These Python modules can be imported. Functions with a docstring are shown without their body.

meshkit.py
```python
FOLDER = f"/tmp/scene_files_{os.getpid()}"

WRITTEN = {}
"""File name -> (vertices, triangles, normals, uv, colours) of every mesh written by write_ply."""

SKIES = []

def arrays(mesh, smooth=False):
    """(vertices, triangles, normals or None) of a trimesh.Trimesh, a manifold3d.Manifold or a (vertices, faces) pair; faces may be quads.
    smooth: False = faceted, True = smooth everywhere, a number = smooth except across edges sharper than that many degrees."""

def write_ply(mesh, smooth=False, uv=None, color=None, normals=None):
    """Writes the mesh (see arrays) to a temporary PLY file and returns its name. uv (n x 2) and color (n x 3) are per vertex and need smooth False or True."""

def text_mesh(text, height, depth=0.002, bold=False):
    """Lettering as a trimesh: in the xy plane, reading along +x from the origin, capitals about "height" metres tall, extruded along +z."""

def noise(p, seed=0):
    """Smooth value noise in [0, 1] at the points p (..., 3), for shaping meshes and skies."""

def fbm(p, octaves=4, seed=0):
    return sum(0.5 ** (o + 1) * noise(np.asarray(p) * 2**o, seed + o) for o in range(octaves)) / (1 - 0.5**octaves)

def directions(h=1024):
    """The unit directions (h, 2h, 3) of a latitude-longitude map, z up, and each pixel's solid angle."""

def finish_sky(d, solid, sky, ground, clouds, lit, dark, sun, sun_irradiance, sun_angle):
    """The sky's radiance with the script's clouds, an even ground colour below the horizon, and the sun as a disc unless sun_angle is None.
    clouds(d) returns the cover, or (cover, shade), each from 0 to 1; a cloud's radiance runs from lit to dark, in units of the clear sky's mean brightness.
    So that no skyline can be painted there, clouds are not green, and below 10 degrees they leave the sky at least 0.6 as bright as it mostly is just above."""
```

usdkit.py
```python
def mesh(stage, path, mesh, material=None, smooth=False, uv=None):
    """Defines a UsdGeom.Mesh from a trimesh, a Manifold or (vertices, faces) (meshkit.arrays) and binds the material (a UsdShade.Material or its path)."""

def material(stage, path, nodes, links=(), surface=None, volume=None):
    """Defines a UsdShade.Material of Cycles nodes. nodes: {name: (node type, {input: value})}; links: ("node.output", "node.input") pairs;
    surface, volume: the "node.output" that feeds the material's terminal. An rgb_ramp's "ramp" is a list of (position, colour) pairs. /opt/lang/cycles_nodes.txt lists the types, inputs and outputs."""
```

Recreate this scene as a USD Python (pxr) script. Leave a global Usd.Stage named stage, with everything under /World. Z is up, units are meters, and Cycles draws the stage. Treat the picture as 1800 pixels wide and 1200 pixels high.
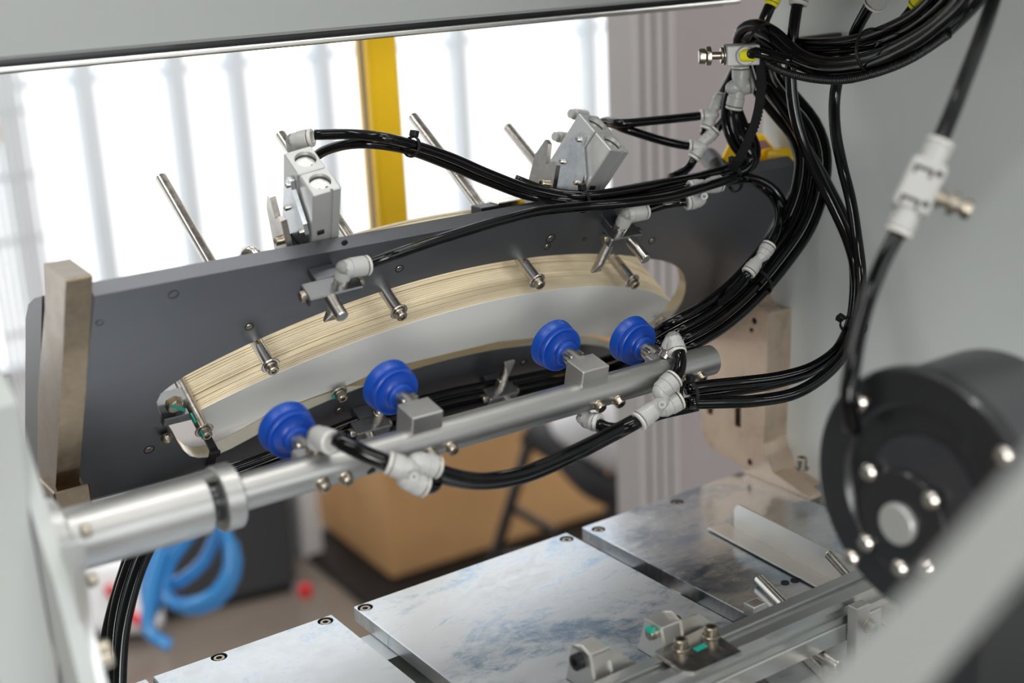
import math, random
import numpy as np, trimesh, usdkit
import manifold3d as m3
from shapely.geometry import Polygon, Point
from pxr import Usd, UsdGeom, UsdLux, UsdShade, Sdf, Gf

stage = Usd.Stage.CreateInMemory()
UsdGeom.SetStageUpAxis(stage, UsdGeom.Tokens.z); UsdGeom.SetStageMetersPerUnit(stage, 1.0)
UsdGeom.Xform.Define(stage, '/World'); UsdGeom.Scope.Define(stage, '/World/Looks')
random.seed(4); rng = np.random.default_rng(4)

# ---------------------------------------------------------------- camera, light, exposure
F = 2382.4; PITCH, ROLL, YAW = 0.2951, -0.04832, 0.97737; EYE = np.array([0., 0., 1.4])
FOCUS, FSTOP, EXPOSURE = 0.88, 4.0, 0.1
HALL, WINDOW, LAMP, FRONT, DOOR = 0.10, 1.6, 18.0, 3.0, 17.0
def _rot():
    c, s = math.cos(YAW), math.sin(YAW)
    f = np.array([c*math.cos(PITCH), s*math.cos(PITCH), -math.sin(PITCH)])
    r = np.array([s, -c, 0.]); u = np.cross(r, f)
    return np.array([r*math.cos(ROLL)+u*math.sin(ROLL), -r*math.sin(ROLL)+u*math.cos(ROLL), f])
RM = _rot()
cam = UsdGeom.Camera.Define(stage, '/World/camera')
cam.CreateHorizontalApertureAttr(36.0); cam.CreateVerticalApertureAttr(24.0)
cam.CreateFocalLengthAttr(F/1800*36.0); cam.CreateClippingRangeAttr(Gf.Vec2f(0.01, 100))
cam.CreateFStopAttr(FSTOP); cam.CreateFocusDistanceAttr(FOCUS); cam.CreateExposureAttr(EXPOSURE)
cam.AddTransformOp().Set(Gf.Matrix4d(*RM[0], 0, *RM[1], 0, *(-RM[2]), 0, *EYE, 1))
dome = UsdLux.DomeLight.Define(stage, '/World/hall_light')
dome.CreateIntensityAttr(HALL); dome.CreateColorAttr(Gf.Vec3f(0.93, 0.97, 1.0))
def rect_light(name, pos, w, h, power, rot=(0, 0, 0), col=(1, .98, .95)):
    l = UsdLux.RectLight.Define(stage, '/World/'+name)
    l.CreateWidthAttr(w); l.CreateHeightAttr(h); l.CreateIntensityAttr(power); l.CreateColorAttr(Gf.Vec3f(*col))
    l.AddTranslateOp().Set(Gf.Vec3d(*pos)); l.AddRotateXYZOp().Set(Gf.Vec3f(*rot))
for lx in (-2.2, 1.2, 4.6):
    for ly in (-2.6, .2, 2.8): rect_light('hall_lamp_light_%d%d' % (lx+3, ly+4), (lx, ly, 4.9), 2.2, 0.45, LAMP)
rect_light('front_window_light', (.2, -4.7, 2.0), 7.0, 2.2, FRONT, (90, 0, 0), (.95, .98, 1.))

rect_light('doorway_light', (-1.15, -2.0, 1.35), .75, .9, DOOR, (90, 0, -28.4), (1., .985, .95))

# ---------------------------------------------------------------- pixel -> place helpers (1800 x 1200 frame)
X, Y, Z = np.eye(3)
def ray(x, y): return RM.T @ np.array([(x-900)/F, -(y-600)/F, 1.0])
def at(x, y, z): return EYE + ray(x, y)*z
def on(x, y, n, p):
    r = ray(x, y); n = np.asarray(n, float); return EYE + r*(np.dot(n, np.asarray(p)-EYE)/np.dot(n, r))
TH = math.radians(33); N = np.array([0, -math.cos(TH), -math.sin(TH)]); V = np.array([0, -math.sin(TH), math.cos(TH)])
P0 = EYE + np.array([0, 0.73411847, -0.19640152])                     # magazine plate: front face
def pf(u, v, n=0.): return P0 + X*u + V*v + N*n
def uv(x, y, n=0.):
    a = on(x, y, N, P0+N*n)-P0; return a[0], float(a@V)
def pl(x, y, n=0.): return on(x, y, N, P0+N*n)
B0 = EYE + np.array([0, 0.63371562, -0.27842389])                     # suction bar axis
PH = math.radians(13.5); D = np.array([0, math.cos(PH), math.sin(PH)]); E_ = np.array([0, -math.sin(PH), math.cos(PH)])
ZP = EYE[2]-0.4412                                                     # top of the table plates
XW = 0.7692                                                            # right machine wall

# ---------------------------------------------------------------- mesh helpers
def T(v, f): return trimesh.Trimesh(np.asarray(v, float), np.asarray(f, int), process=False)
def cat(*ms):
    flat = []
    for m in ms: flat += m if isinstance(m, list) else [m]
    return trimesh.util.concatenate(flat)
def basis(d, up=None):
    d = np.asarray(d, float); d = d/np.linalg.norm(d)
    a = np.array([0, 0, 1.]) if up is None else np.asarray(up, float)
    if abs(a@d) > .95*np.linalg.norm(a): a = np.array([1., 0, 0])
    a = a-d*(a@d); a /= np.linalg.norm(a); return d, a, np.cross(d, a)
def hexr(r):
    def f(a):
        k = (a % (math.pi/3))-math.pi/6; return r*math.cos(math.pi/6)/np.cos(k)
    return f
def lathe(p, d, prof, seg=24, up=None):
    d, a, b = basis(d, up); p = np.asarray(p, float)
    ang = np.arange(seg)*2*math.pi/seg; V_ = []
    for t, r in prof:
        rr = r(ang) if callable(r) else np.full(seg, max(r, 0.))
        V_.append(p + d*t + (np.cos(ang)*rr)[:, None]*a + (np.sin(ang)*rr)[:, None]*b)
    V_ = np.concatenate(V_); f = []
    for k in range(len(prof)-1):
        for i in range(seg):
            j = (i+1) % seg; q = [k*seg+i, k*seg+j, (k+1)*seg+j, (k+1)*seg+i]
            f += [[q[0], q[1], q[2]], [q[0], q[2], q[3]]]
    m = T(V_, f); m.merge_vertices(digits_vertex=9); m.update_faces(m.nondegenerate_faces())
    if m.is_watertight and m.volume < 0: m.invert()
    return m
def cyl(p, q, r, seg=24, c=None, r2=None):
    p, q = np.asarray(p, float), np.asarray(q, float); L = np.linalg.norm(q-p); r2 = r if r2 is None else r2
    c = min(r, r2)*.12 if c is None else c; c = min(c, L*.3)
    return lathe(p, q-p, [(0, 0), (0, r-c), (c, r), (L-c, r2), (L, r2-c), (L, 0)], seg)
def ring(p, d, ro, ri, L, seg=28, c=.0004):
    return lathe(p, d, [(0, ri), (0, ro-c), (c, ro), (L-c, ro), (L, ro-c), (L, ri), (0, ri)], seg)
def screw(p, d, r, h, rh=None, seg=20):
    rh = r*.52 if rh is None else rh
    return lathe(p, d, [(0, 0), (0, r), (h-r*.18, r), (h, r*.84), (h, hexr(rh)), (h*.42, hexr(rh)), (h*.42, 0)], seg)
def hexbolt(p, d, r, h):
    return lathe(p, d, [(0, 0), (0, hexr(r)), (h*.8, hexr(r)), (h, r*.8), (h, 0)], 24)
def box(o, a, b, c, lo, hi, bev=.0006):
    """box in frame o, unit axes a b c, between the local corners lo and hi, edges chamfered"""
    lo, hi = np.minimum(lo, hi).astype(float), np.maximum(lo, hi).astype(float); e = min(bev, (hi-lo).min()*.3); pts = []
    for i in range(8):
        s = np.array([(i >> k) & 1 for k in range(3)]); co = np.where(s, hi, lo); sg = np.where(s, -1, 1)*e
        for k in range(3):
            q = co+sg; q[k] = co[k]; pts.append(q)
    h = trimesh.convex.convex_hull(np.array(pts)); R = np.array([a, b, c])
    m = T(np.asarray(o)+h.vertices@R, h.faces)
    if m.volume < 0: m.invert()
    return m
def wbox(lo, hi, bev=.001): return box((0, 0, 0), X, Y, Z, lo, hi, bev)
def prism(pts, o, a, b, c, t0, t1, holes=()):
    """outline (in a, b) extruded along c from t0 to t1"""
    P = pts if isinstance(pts, Polygon) else Polygon(pts, holes)
    P = P.buffer(0); m = trimesh.creation.extrude_polygon(P, abs(t1-t0), engine='earcut'); v = np.array(m.vertices); v[:, 2] += min(t0, t1)
    m = T(np.asarray(o)+v@np.array([a, b, c]), m.faces)
    if m.volume < 0: m.invert()
    return m
def man(m):
    m = m.copy(); m.merge_vertices(digits_vertex=8); return m3.Manifold(m3.Mesh(np.asarray(m.vertices, np.float32), np.asarray(m.faces, np.uint32)))
def un(m):
    k = m.to_mesh(); return T(k.vert_properties[:, :3], k.tri_verts)
def cut(m, *subs):
    r = man(m)
    for s in subs: r = r-man(s)
    return un(r)
def spline(P, step=.004):
    P = np.asarray(P, float)
    if len(P) == 2: return np.linspace(P[0], P[1], 6)
    Q = np.vstack([2*P[0]-P[1], P, 2*P[-1]-P[-2]]); out = []
    for i in range(1, len(Q)-2):
        p0, p1, p2, p3 = Q[i-1:i+3]; n = max(2, int(np.linalg.norm(p2-p1)/step))
        t = np.linspace(0, 1, n, endpoint=False)[:, None]
        d01, d12, d23 = [max(np.linalg.norm(b-a)**.5, 1e-5) for a, b in ((p0, p1), (p1, p2), (p2, p3))]
        m1 = (p2-p1)+d12*((p1-p0)/d01-(p2-p0)/(d01+d12)); m2 = (p2-p1)+d12*((p3-p2)/d23-(p3-p1)/(d12+d23))
        out.append((2*p1-2*p2+m1+m2)*t**3+(-3*p1+3*p2-2*m1-m2)*t**2+m1*t+p1)
    return np.vstack(out+[P[-1:]])
def frames(p):
    t = np.gradient(p, axis=0); t /= np.linalg.norm(t, axis=1, keepdims=True)
    a = basis(t[0])[1]; A = []
    for i in range(len(p)):
        a = a-t[i]*(a@t[i]); a /= np.linalg.norm(a); A.append(a)
    A = np.array(A); return t, A, np.cross(t, A)
def sweep(p, r, seg=12):
    t, A, B = frames(p); ang = np.arange(seg)*2*math.pi/seg; r = np.broadcast_to(r, len(p))
    v = (p[:, None]+r[:, None, None]*(np.cos(ang)[None, :, None]*A[:, None]+np.sin(ang)[None, :, None]*B[:, None])).reshape(-1, 3); f = []
    for k in range(len(p)-1):
        for i in range(seg):
            j = (i+1) % seg; q = [k*seg+i, k*seg+j, (k+1)*seg+j, (k+1)*seg+i]; f += [[q[0], q[1], q[2]], [q[0], q[2], q[3]]]
    n = len(v); v = np.vstack([v, p[0], p[-1]])
    for i in range(seg):
        j = (i+1) % seg; f += [[n, j, i], [n+1, (len(p)-1)*seg+i, (len(p)-1)*seg+j]]
    return T(v, f)
def hull(*balls):
    pts = []
    s = trimesh.creation.icosphere(subdivisions=2).vertices
    for c, r in balls: pts.append(np.asarray(c)+s*r)
    return trimesh.convex.convex_hull(np.vstack(pts))

# ---------------------------------------------------------------- materials
def M(name, color, rough=.4, metal=0., bump=0., bscale=400., var=0., vscale=30., stretch=(1, 1, 1), coat=0., rvar=0., color2=None, detail=4., **kw):
    n = {"p": ("principled_bsdf", {"base_color": color, "roughness": rough, "metallic": metal, "coat_weight": coat, **kw}),
         "g": ("texture_coordinate", {}), "m": ("mapping", {"scale": stretch})}
    L = [("g.object", "m.vector")]
    if var or rvar or color2:
        n["n"] = ("noise_texture", {"scale": vscale, "detail": detail, "roughness": .6}); L.append(("m.vector", "n.vector"))
        c2 = color2 or tuple(c*(1-var) for c in color)
        if var or color2:
            n["r"] = ("rgb_ramp", {"ramp": [(.36, c2), (.64, color)]}); L += [("n.fac", "r.fac"), ("r.color", "p.base_color")]
        if rvar:
            n["q"] = ("map_range", {"from_min": .3, "from_max": .7, "to_min": max(.02, rough-rvar), "to_max": rough+rvar}); L += [("n.fac", "q.value"), ("q.result", "p.roughness")]
    if bump:
        n["bn"] = ("noise_texture", {"scale": bscale, "detail": 3.}); n["b"] = ("bump", {"strength": bump, "distance": .001})
        L += [("m.vector", "bn.vector"), ("bn.fac", "b.height"), ("b.normal", "p.normal")]
    return usdkit.material(stage, '/World/Looks/'+name, n, L, surface="p.BSDF")
def emit(name, color, strength):
    return usdkit.material(stage, '/World/Looks/'+name, {"e": ("emission", {"color": color, "strength": strength})}, [], surface="e.emission")
ALU = M('satin_aluminium', (.43, .43, .42), .44, 1., bump=.12, bscale=260., stretch=(.06, 1, 1), var=.1, vscale=120.)
ALUX = M('extruded_aluminium', (.60, .61, .60), .34, 1., bump=.08, bscale=300., stretch=(.05, 1, 1))
BLOCK = M('milled_aluminium', (.60, .59, .57), .38, 1., bump=.05, bscale=700.)
CYLM = M('anodised_cylinder', (.46, .465, .455), .42, .55, bump=.03, bscale=900.)
ZINC = M('zinc_plate', (.60, .63, .66), .3, 1., var=.07, vscale=120., rvar=.05)
NICKEL = M('nickel_plate', (.74, .60, .48), .38, 1., var=.14, vscale=35., rvar=.07, bump=.04, bscale=120.)
DNICK = M('worn_nickel_bar', (.24, .19, .135), .30, 1., var=.2, vscale=30., rvar=.08)
SATIN = M('satin_steel', (.72, .70, .66), .42, 1., rvar=.06, vscale=60.)
DBLOCK = M('dull_steel_block', (.17, .175, .18), .40, 1., bump=.04, bscale=700.)
STEEL = M('polished_steel', (.52, .49, .45), .22, 1., rvar=.06, vscale=80.)
BOLT = M('bolt_steel', (.36, .32, .26), .32, 1., var=.12, vscale=250.)
DARK = M('blued_magazine_steel', (.165, .172, .188), .40, .9, var=.14, vscale=9., rvar=.05, bump=.03, bscale=150., stretch=(.4, 1, 1))
EDGE = M('milled_edge', (.72, .69, .60), .3, 1., bump=.06, bscale=400.)
BLACKM = M('black_anodised', (.010, .0105, .012), .34, .0, coat=.25)
BLACKP = M('black_plastic', (.008, .008, .009), .42, specular_ior_level=.28)
TUBE = M('black_polyurethane', (.002, .002, .0025), .10, specular_ior_level=.30)
GREYP = M('grey_fitting_plastic', (.38, .38, .37), .35, bump=.02, bscale=900.)
RELP = M('white_release_ring', (.52, .515, .49), .35)
YELLOW = M('yellow_paint', (.95, .58, .003), .4)
YPLAS = M('yellow_plastic', (.82, .74, .02), .4)
BLUE = M('blue_silicone', (.001, .045, .31), .38, subsurface_weight=.15, subsurface_radius=(.1, .3, 1.), subsurface_scale=.004)
PAPER = M('white_paper', (.74, .73, .705), .7)
KRAFT = M('cream_paper_edge', (.66, .57, .40), .8, color2=(.57, .48, .325), vscale=60., stretch=(.15, 1, 1))
PAINT = M('grey_green_paint', (.55, .58, .57), .33, bump=.10, bscale=120., var=.05, vscale=6.)
PALE = M('pale_paint', (.40, .42, .41), .45)
BEAMP = M('grey_panel_paint', (.30, .315, .31), .4, var=.05, vscale=4.)
MAUVE = M('mauve_grey_paint', (.36, .32, .325), .42, var=.06, vscale=3.)
POSTM = M('pale_extrusion', (.44, .415, .415), .42)
GREEN = M('green_thread_mark', (.0, .30, .22), .45)
CARTON = M('brown_carton', (.64, .37, .165), .8, var=.12, vscale=5.)
FLOORM = M('concrete_floor', (.185, .155, .13), .24, var=.18, vscale=2.2, rvar=.06)
HALLW = M('hall_wall_paint', (.30, .31, .31), .7)
CLOTH = M('white_sheet', (.75, .76, .78), .6)
RED = M('red_plastic', (.62, .015, .02), .4)
ORANGE = M('orange_paint', (.9, .55, .36), .5)
HOSE = M('blue_hose', (.03, .25, .62), .25, coat=.4)
LABELM = M('mauve_label', (.36, .17, .17), .45)
MULL = M('pale_mullion', (.78, .84, .90), .5)
WIRE = M('fence_wire', (.66, .70, .74), .5)
DKGREY = M('dark_grey_cushion', (.035, .036, .04), .6)
HOLE = M('hole_black', (.004, .004, .004), .8)
GLOW = emit('daylight', (.96, .985, 1.), WINDOW)
# stained, scuffed stainless sheet: bluish films and dried spots over bare bright metal
def table_mat(name, lo, bright, blue):
    return usdkit.material(stage, '/World/Looks/'+name, {
        "g": ("geometry", {}), "m": ("mapping", {"scale": (1., 1.6, 1.)}),
        "n": ("noise_texture", {"scale": 6., "detail": 10., "roughness": .66, "distortion": 1.1}),
        "f": ("noise_texture", {"scale": 55., "detail": 8., "roughness": .75, "distortion": .5}),
        "v": ("voronoi_texture", {"scale": 210.}),
        "mx": ("mix", {"fac": .38}),
        "r": ("rgb_ramp", {"ramp": [(.37, tuple(c*.72 for c in blue)), (.44, blue), (.475, tuple(.4*c+.6*d for c, d in zip(blue, bright))), (.51, bright), (1., bright)]}),
        "q": ("map_range", {"from_min": .40, "from_max": .55, "to_min": lo, "to_max": lo+.17}),
        "sp": ("rgb_ramp", {"ramp": [(.0, (.72, .72, .72)), (.06, (.80, .80, .80)), (.10, (1., 1., 1.)), (1., (1., 1., 1.))]}),
        "mul": ("mix", {"fac": .9, "mix_type": "multiply"}) if False else ("vector_math", {"math_type": "multiply"}),
        "b": ("bump", {"strength": .05, "distance": .0005}),
        "p": ("principled_bsdf", {"metallic": .93, "roughness": .3})},
        [("g.position", "m.vector"), ("m.vector", "n.vector"), ("m.vector", "f.vector"), ("m.vector", "v.vector"), ("n.color", "mx.color1"), ("f.color", "mx.color2"), ("mx.color", "r.fac"),
         ("v.distance", "sp.fac"), ("r.color", "mul.vector1"), ("sp.color", "mul.vector2"), ("mul.vector", "p.base_color"),
         ("mx.color", "q.value"), ("q.result", "p.roughness"), ("f.fac", "b.height"), ("b.normal", "p.normal")], surface="p.BSDF")
TABLE = table_mat('stained_sheet_steel', .26, (.69, .71, .73), (.36, .46, .575))
TABLE3 = table_mat('stained_mirror_steel', .10, (.60, .615, .63), (.36, .43, .52))

# ---------------------------------------------------------------- object helpers
used = {}
def numbered(path):
    k = used.get(path); used[path] = 0 if k is None else k+1
    return path if k is None else f'{path}_{k+1:03d}'
LOC = {}
def tag(prim, label=None, category=None, group=None, kind=None):
    for k, v in (('label', label), ('category', category), ('group', group), ('kind', kind)):
        if v: prim.SetCustomDataByKey(k, v)
    return prim
def thing(name, label, category, loc, group=None, kind=None):
    p = numbered('/World/'+name); x = UsdGeom.Xform.Define(stage, p); x.AddTranslateOp().Set(Gf.Vec3d(*map(float, loc)))
    LOC[p] = np.asarray(loc, float); tag(x.GetPrim(), label, category, group, kind); return p
def part(parent, name, mesh, mat, smooth=35, label=None, kind=None):
    if isinstance(mesh, list): mesh = cat(*mesh)
    p = numbered(parent+'/'+name); m = T(mesh.vertices-LOC[parent], mesh.faces)
    usdkit.mesh(stage, p, m, mat, smooth=smooth); LOC[p] = LOC[parent]
    tag(stage.GetPrimAtPath(p), label, kind=kind); return p
def solo(name, label, category, mesh, mat, group=None, kind=None, smooth=35):
    if isinstance(mesh, list): mesh = cat(*mesh)
    p = numbered('/World/'+name); b = mesh.bounds; loc = np.array([*(b.mean(0)[:2]), b[0][2]])
    m = usdkit.mesh(stage, p, T(mesh.vertices-loc, mesh.faces), mat, smooth=smooth)
    m.AddTranslateOp().Set(Gf.Vec3d(*map(float, loc))); LOC[p] = loc; tag(m.GetPrim(), label, category, group, kind); return p
def copy(src, delta, label, group=None):
    was = stage.GetPrimAtPath(src); name = src.split('/')[-1]; p = numbered(src); x = UsdGeom.Xform.Define(stage, p)
    pr = x.GetPrim(); pr.GetReferences().AddInternalReference(src); pr.SetInstanceable(True)
    UsdGeom.XformOp(pr.GetAttribute('xformOp:translate')).Set(Gf.Vec3d(*map(float, LOC[src]+delta)))
    tag(pr, label, was.GetCustomDataByKey('category'), group); return p
def struct(name, mesh, mat, label, category, smooth=35): return solo(name, label, category, mesh, mat, kind='structure', smooth=smooth)

# ================================================================= THE SETTING
struct('floor', wbox((-6, -6, -.05), (9, 9, 0)), FLOORM, 'grey brown concrete factory floor seen under the machine', 'floor')
struct('ceiling', wbox((-6, -5, 5.0), (8, 4.9, 5.05)), HALLW, 'pale hall ceiling out of view above the machine', 'ceiling')
struct('wall_front', wbox((-6, -5.1, 0), (8, -5, 5)), HALLW, 'grey hall wall out of view behind the photographer', 'wall')
struct('wall_left', wbox((-6.1, -5, 0), (-6, 4.9, 5)), HALLW, 'grey hall wall out of view on the left', 'wall')
struct('wall_far_right', wbox((8, -5, 0), (8.1, 4.9, 5)), HALLW, 'grey hall wall out of view on the right', 'wall')
# right machine wall with its rear edge
struct('wall_right', wbox((XW, -.4, .0), (XW+.012, .775, 2.2), .003), PAINT, 'grey green painted sheet metal side wall of the machine', 'wall')
# far glazed wall: one glowing pane per bay, mullions and rails
yw = 4.7; mx = [on(x, 200, Y, [0, yw, 0])[0] for x in (12, 150, 312, 418, 568, 806, 1032)]
wnd = thing('window_1', 'bright overexposed glazed hall wall far behind the machine', 'window', (2.2, yw, 0), kind='structure')
edges = [-3.5, -2, -.5]+mx+[mx[-1]+.8, mx[-1]+2., 7.]
for a, b in zip(edges[:-1], edges[1:]): part(wnd, 'pane', wbox((a, yw+.03, .02), (b, yw+.04, 4.95)), GLOW)
for i, a in enumerate(edges): part(wnd, 'mullion', wbox((a-.034, yw-.05, 0), (a+.034, yw+.03, 4.98), .004), MULL)
for k, zz in enumerate((.02, .98, 2.2)): part(wnd, 'glazing_rail', wbox((-3.5, yw-.03, zz-.012), (7., yw+.03, zz+.012), .003), MULL)

# ================================================================= REAR OF THE MACHINE
def sheet_poly(pix, plane_n, plane_p): return [on(x, y, plane_n, plane_p) for x, y in pix]
bz = EYE[2]-.0632
t = thing('overhead_cover', 'grey sheet metal cover panel across the top of the opening', 'machine panel', (.4, .8, bz))
part(t, 'panel', wbox((.0, .80, bz+.006), (XW, .815, 2.15), .002), BEAMP)
part(t, 'bottom_lip', wbox((.0, .797, bz-.001), (XW, .806, bz+.002), .0008), ALUX, label='bright folded bottom lip')
part(t, 'rear_return', wbox((.0, .8155, bz-.003), (XW, .8185, bz+.02), .001), BLACKM)
part(t, 'top_return', wbox((.0, .815, 2.12), (XW, 1.25, 2.15), .001), BEAMP)
# rear post and rear panel
py = 1.3; px0 = on(1112, 150, Y, [0, py, 0])[0]; px1 = on(1186, 150, Y, [0, py, 0])[0]
t = thing('corner_post', 'pale grooved aluminium corner post at the right edge of the bright opening', 'machine post', ((px0+px1)/2, py, 0))
w = px1-px0; prof = []
for k in range(3):
    g = px0+w*(.22+.28*k); prof += [(g-.004, py), (g-.004, py+.006), (g+.004, py+.006), (g+.004, py)]
part(t, 'profile', prism([(px0, py)]+prof+[(px1, py), (px1, py+.05), (px0, py+.05)], (0, 0, 0), X, Y, Z, .03, 2.3), POSTM)
part(t, 'foot_plate', wbox((px0-.02, py-.02, 0), (px1+.02, py+.07, .03), .004), POSTM)
struct('wall_back', wbox((px1, py+.03, 0), (1.75, py+.05, 2.3), .002), MAUVE, 'mauve grey rear panel of the machine beside the corner post', 'wall')
# yellow light curtain
yy = 1.12; a0 = on(655, 200, Y, [0, yy, 0])[0]; a1 = on(709, 200, Y, [0, yy, 0])[0]
t = thing('light_curtain', 'upright yellow light curtain housing behind the grey plate', 'safety sensor', ((a0+a1)/2, yy, 1.08))
part(t, 'housing', wbox((a0+.001, yy, 1.08), (a1, yy+.03, 2.10), .004), YELLOW)
part(t, 'lens_strip', wbox((a0+.0002, yy+.012, 1.1), (a0+.0014, yy+.018, 2.09), .0002), M('smoked_lens', (.10, .045, .02), .2))
part(t, 'end_cap', wbox((a0-.001, yy-.001, 1.07), (a1+.001, yy+.031, 1.082), .003), BLACKP)

# ================================================================= MAGAZINE PLATE
def arc(c, r, u0, u1, n):
    us = np.linspace(u0, u1, n); return [(u, c[1]+math.sqrt(max(r*r-(u-c[0])**2, 0))) for u in us]
C1, R1, C2, R2 = (.4753, -.4823), .4596, (.4839, -.4982), .3808
opening = arc(C1, R1, .276, .640, 40)+[(.657, -.0592), (.6702, -.0655), (.682, -.0735), (.6915, -.083), (.6990, -.0935), (.7040, -.105), (.7062, -.117), (.7050, -.127), (.7010, -.137), (.6940, -.147), (.6845, -.156), (.673, -.1615), (.661, -.162), (.650, -.1575)]
opening += arc(C2, R2, .640, .345, 36)+[(.332, -.1500), (.3198, -.1555), (.3107, -.1583), (.3030, -.1585), (.296, -.1565), (.2895, -.152), (.284, -.1435), (.279, -.133), (.2742, -.1207), (.2672, -.106), (.2625, -.0955), (.2605, -.087), (.2622, -.0795), (.2675, -.0745)]
OP = Polygon(opening).buffer(0)
outer = Polygon([(.2145, -.172), (.755, -.172), (.7665, -.16), (.7665, .006), (.758, .0178), (.2145, .0178)])
plate = thing('magazine_plate', 'dark grey steel magazine plate with a long curved opening, tilted above the suction bar', 'machine plate', pf(.48, -.172, -.005))
PT = .0105
part(plate, 'plate_body', prism(outer.difference(OP), P0, X, V, N, -PT, 0), DARK, smooth=30)
part(plate, 'opening_rim', prism(OP.buffer(.0002).difference(OP.buffer(-.00025)), P0, X, V, N, -PT+.0004, -.0004), EDGE, smooth=30, label='bright bare metal rim of the curved opening')
def set_screw(x, y, r, dark=False):
    u, v = uv(x, y); c = pf(u, v, -.0012)
    if dark: return part(plate, 'blind_hole', lathe(pf(u, v, -.0008), N, [(0, 0), (0, r), (.0011, r), (.0011, r*.92), (.0004, r*.9), (.0004, 0)], 20), HOLE)
    part(plate, 'countersink', lathe(c, N, [(0, 0), (0, r*1.1), (.0015, r*1.15), (.0015, r), (.0006, r*.86), (.0006, 0)], 20), HOLE)
    part(plate, 'set_screw', screw(c, N, r*.84, .0015, r*.42), BOLT)
for x, y, r, d in [(305, 517, .0032, 1), (175, 567, .0021, 1), (606, 427, .002, 1), (438, 574, .0026, 0), (702, 472, .0027, 0), (968, 419, .0034, 0), (962, 433, .0024, 0), (1146, 423, .0028, 0), (1027, 420, .0018, 1), (262, 790, .0032, 0), (597, 721, .003, 0), (921, 637, .0026, 0), (1403, 303, .0032, 0), (800, 712, .0026, 1)]:
    set_screw(x, y, r, d)
part(plate, 'ball_knob', hull((pl(293, 770, .004), .0038)), BOLT)

# paper stack: sheared pile of fan-shaped sheets, slightly tilted against the plate
KT = .27; NF, VTOP = .017, -.041
TNV = np.cross(X, V+N*KT)
def tilt_uv(x, y):
    a = on(x, y, TNV, P0+N*NF+V*VTOP)-P0; return a[0], float(a@V)
lt, lb, rt, rb = tilt_uv(346, 727), tilt_uv(389, 779), tilt_uv(1180, 525), tilt_uv(1152, 572)
rtop = [tilt_uv(x, y) for x, y in [(430, 682), (500, 650), (620, 600), (700, 572), (850, 535), (1000, 510), (1100, 506)]]
A_ = np.array(rtop+[lt, rt]); sol = np.linalg.lstsq(np.c_[2*A_, np.ones(len(A_))], (A_**2).sum(1), rcond=None)[0]
CS = sol[:2]; RS = math.sqrt(sol[2]+CS@CS)
low = [tilt_uv(x, y) for x, y in [(405, 775), (458, 748), (528, 711), (584, 689), (643, 662), (713, 639), (800, 618), (877, 600), (933, 594), (1017, 591), (1067, 600)]]
top_arc = arc(CS, RS, lt[0], rt[0], 46)
sheet = Polygon(top_arc+[(rt[0]+.001, rt[1]-.002), rb]+low[::-1]+[lb]).buffer(0).intersection(OP.buffer(-.0009))
stack = thing('paper_stack', 'thick stack of fan-shaped white paper blanks with cream edges in the curved opening', 'paper stack', pf(.47, -.1, -.06))
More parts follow.
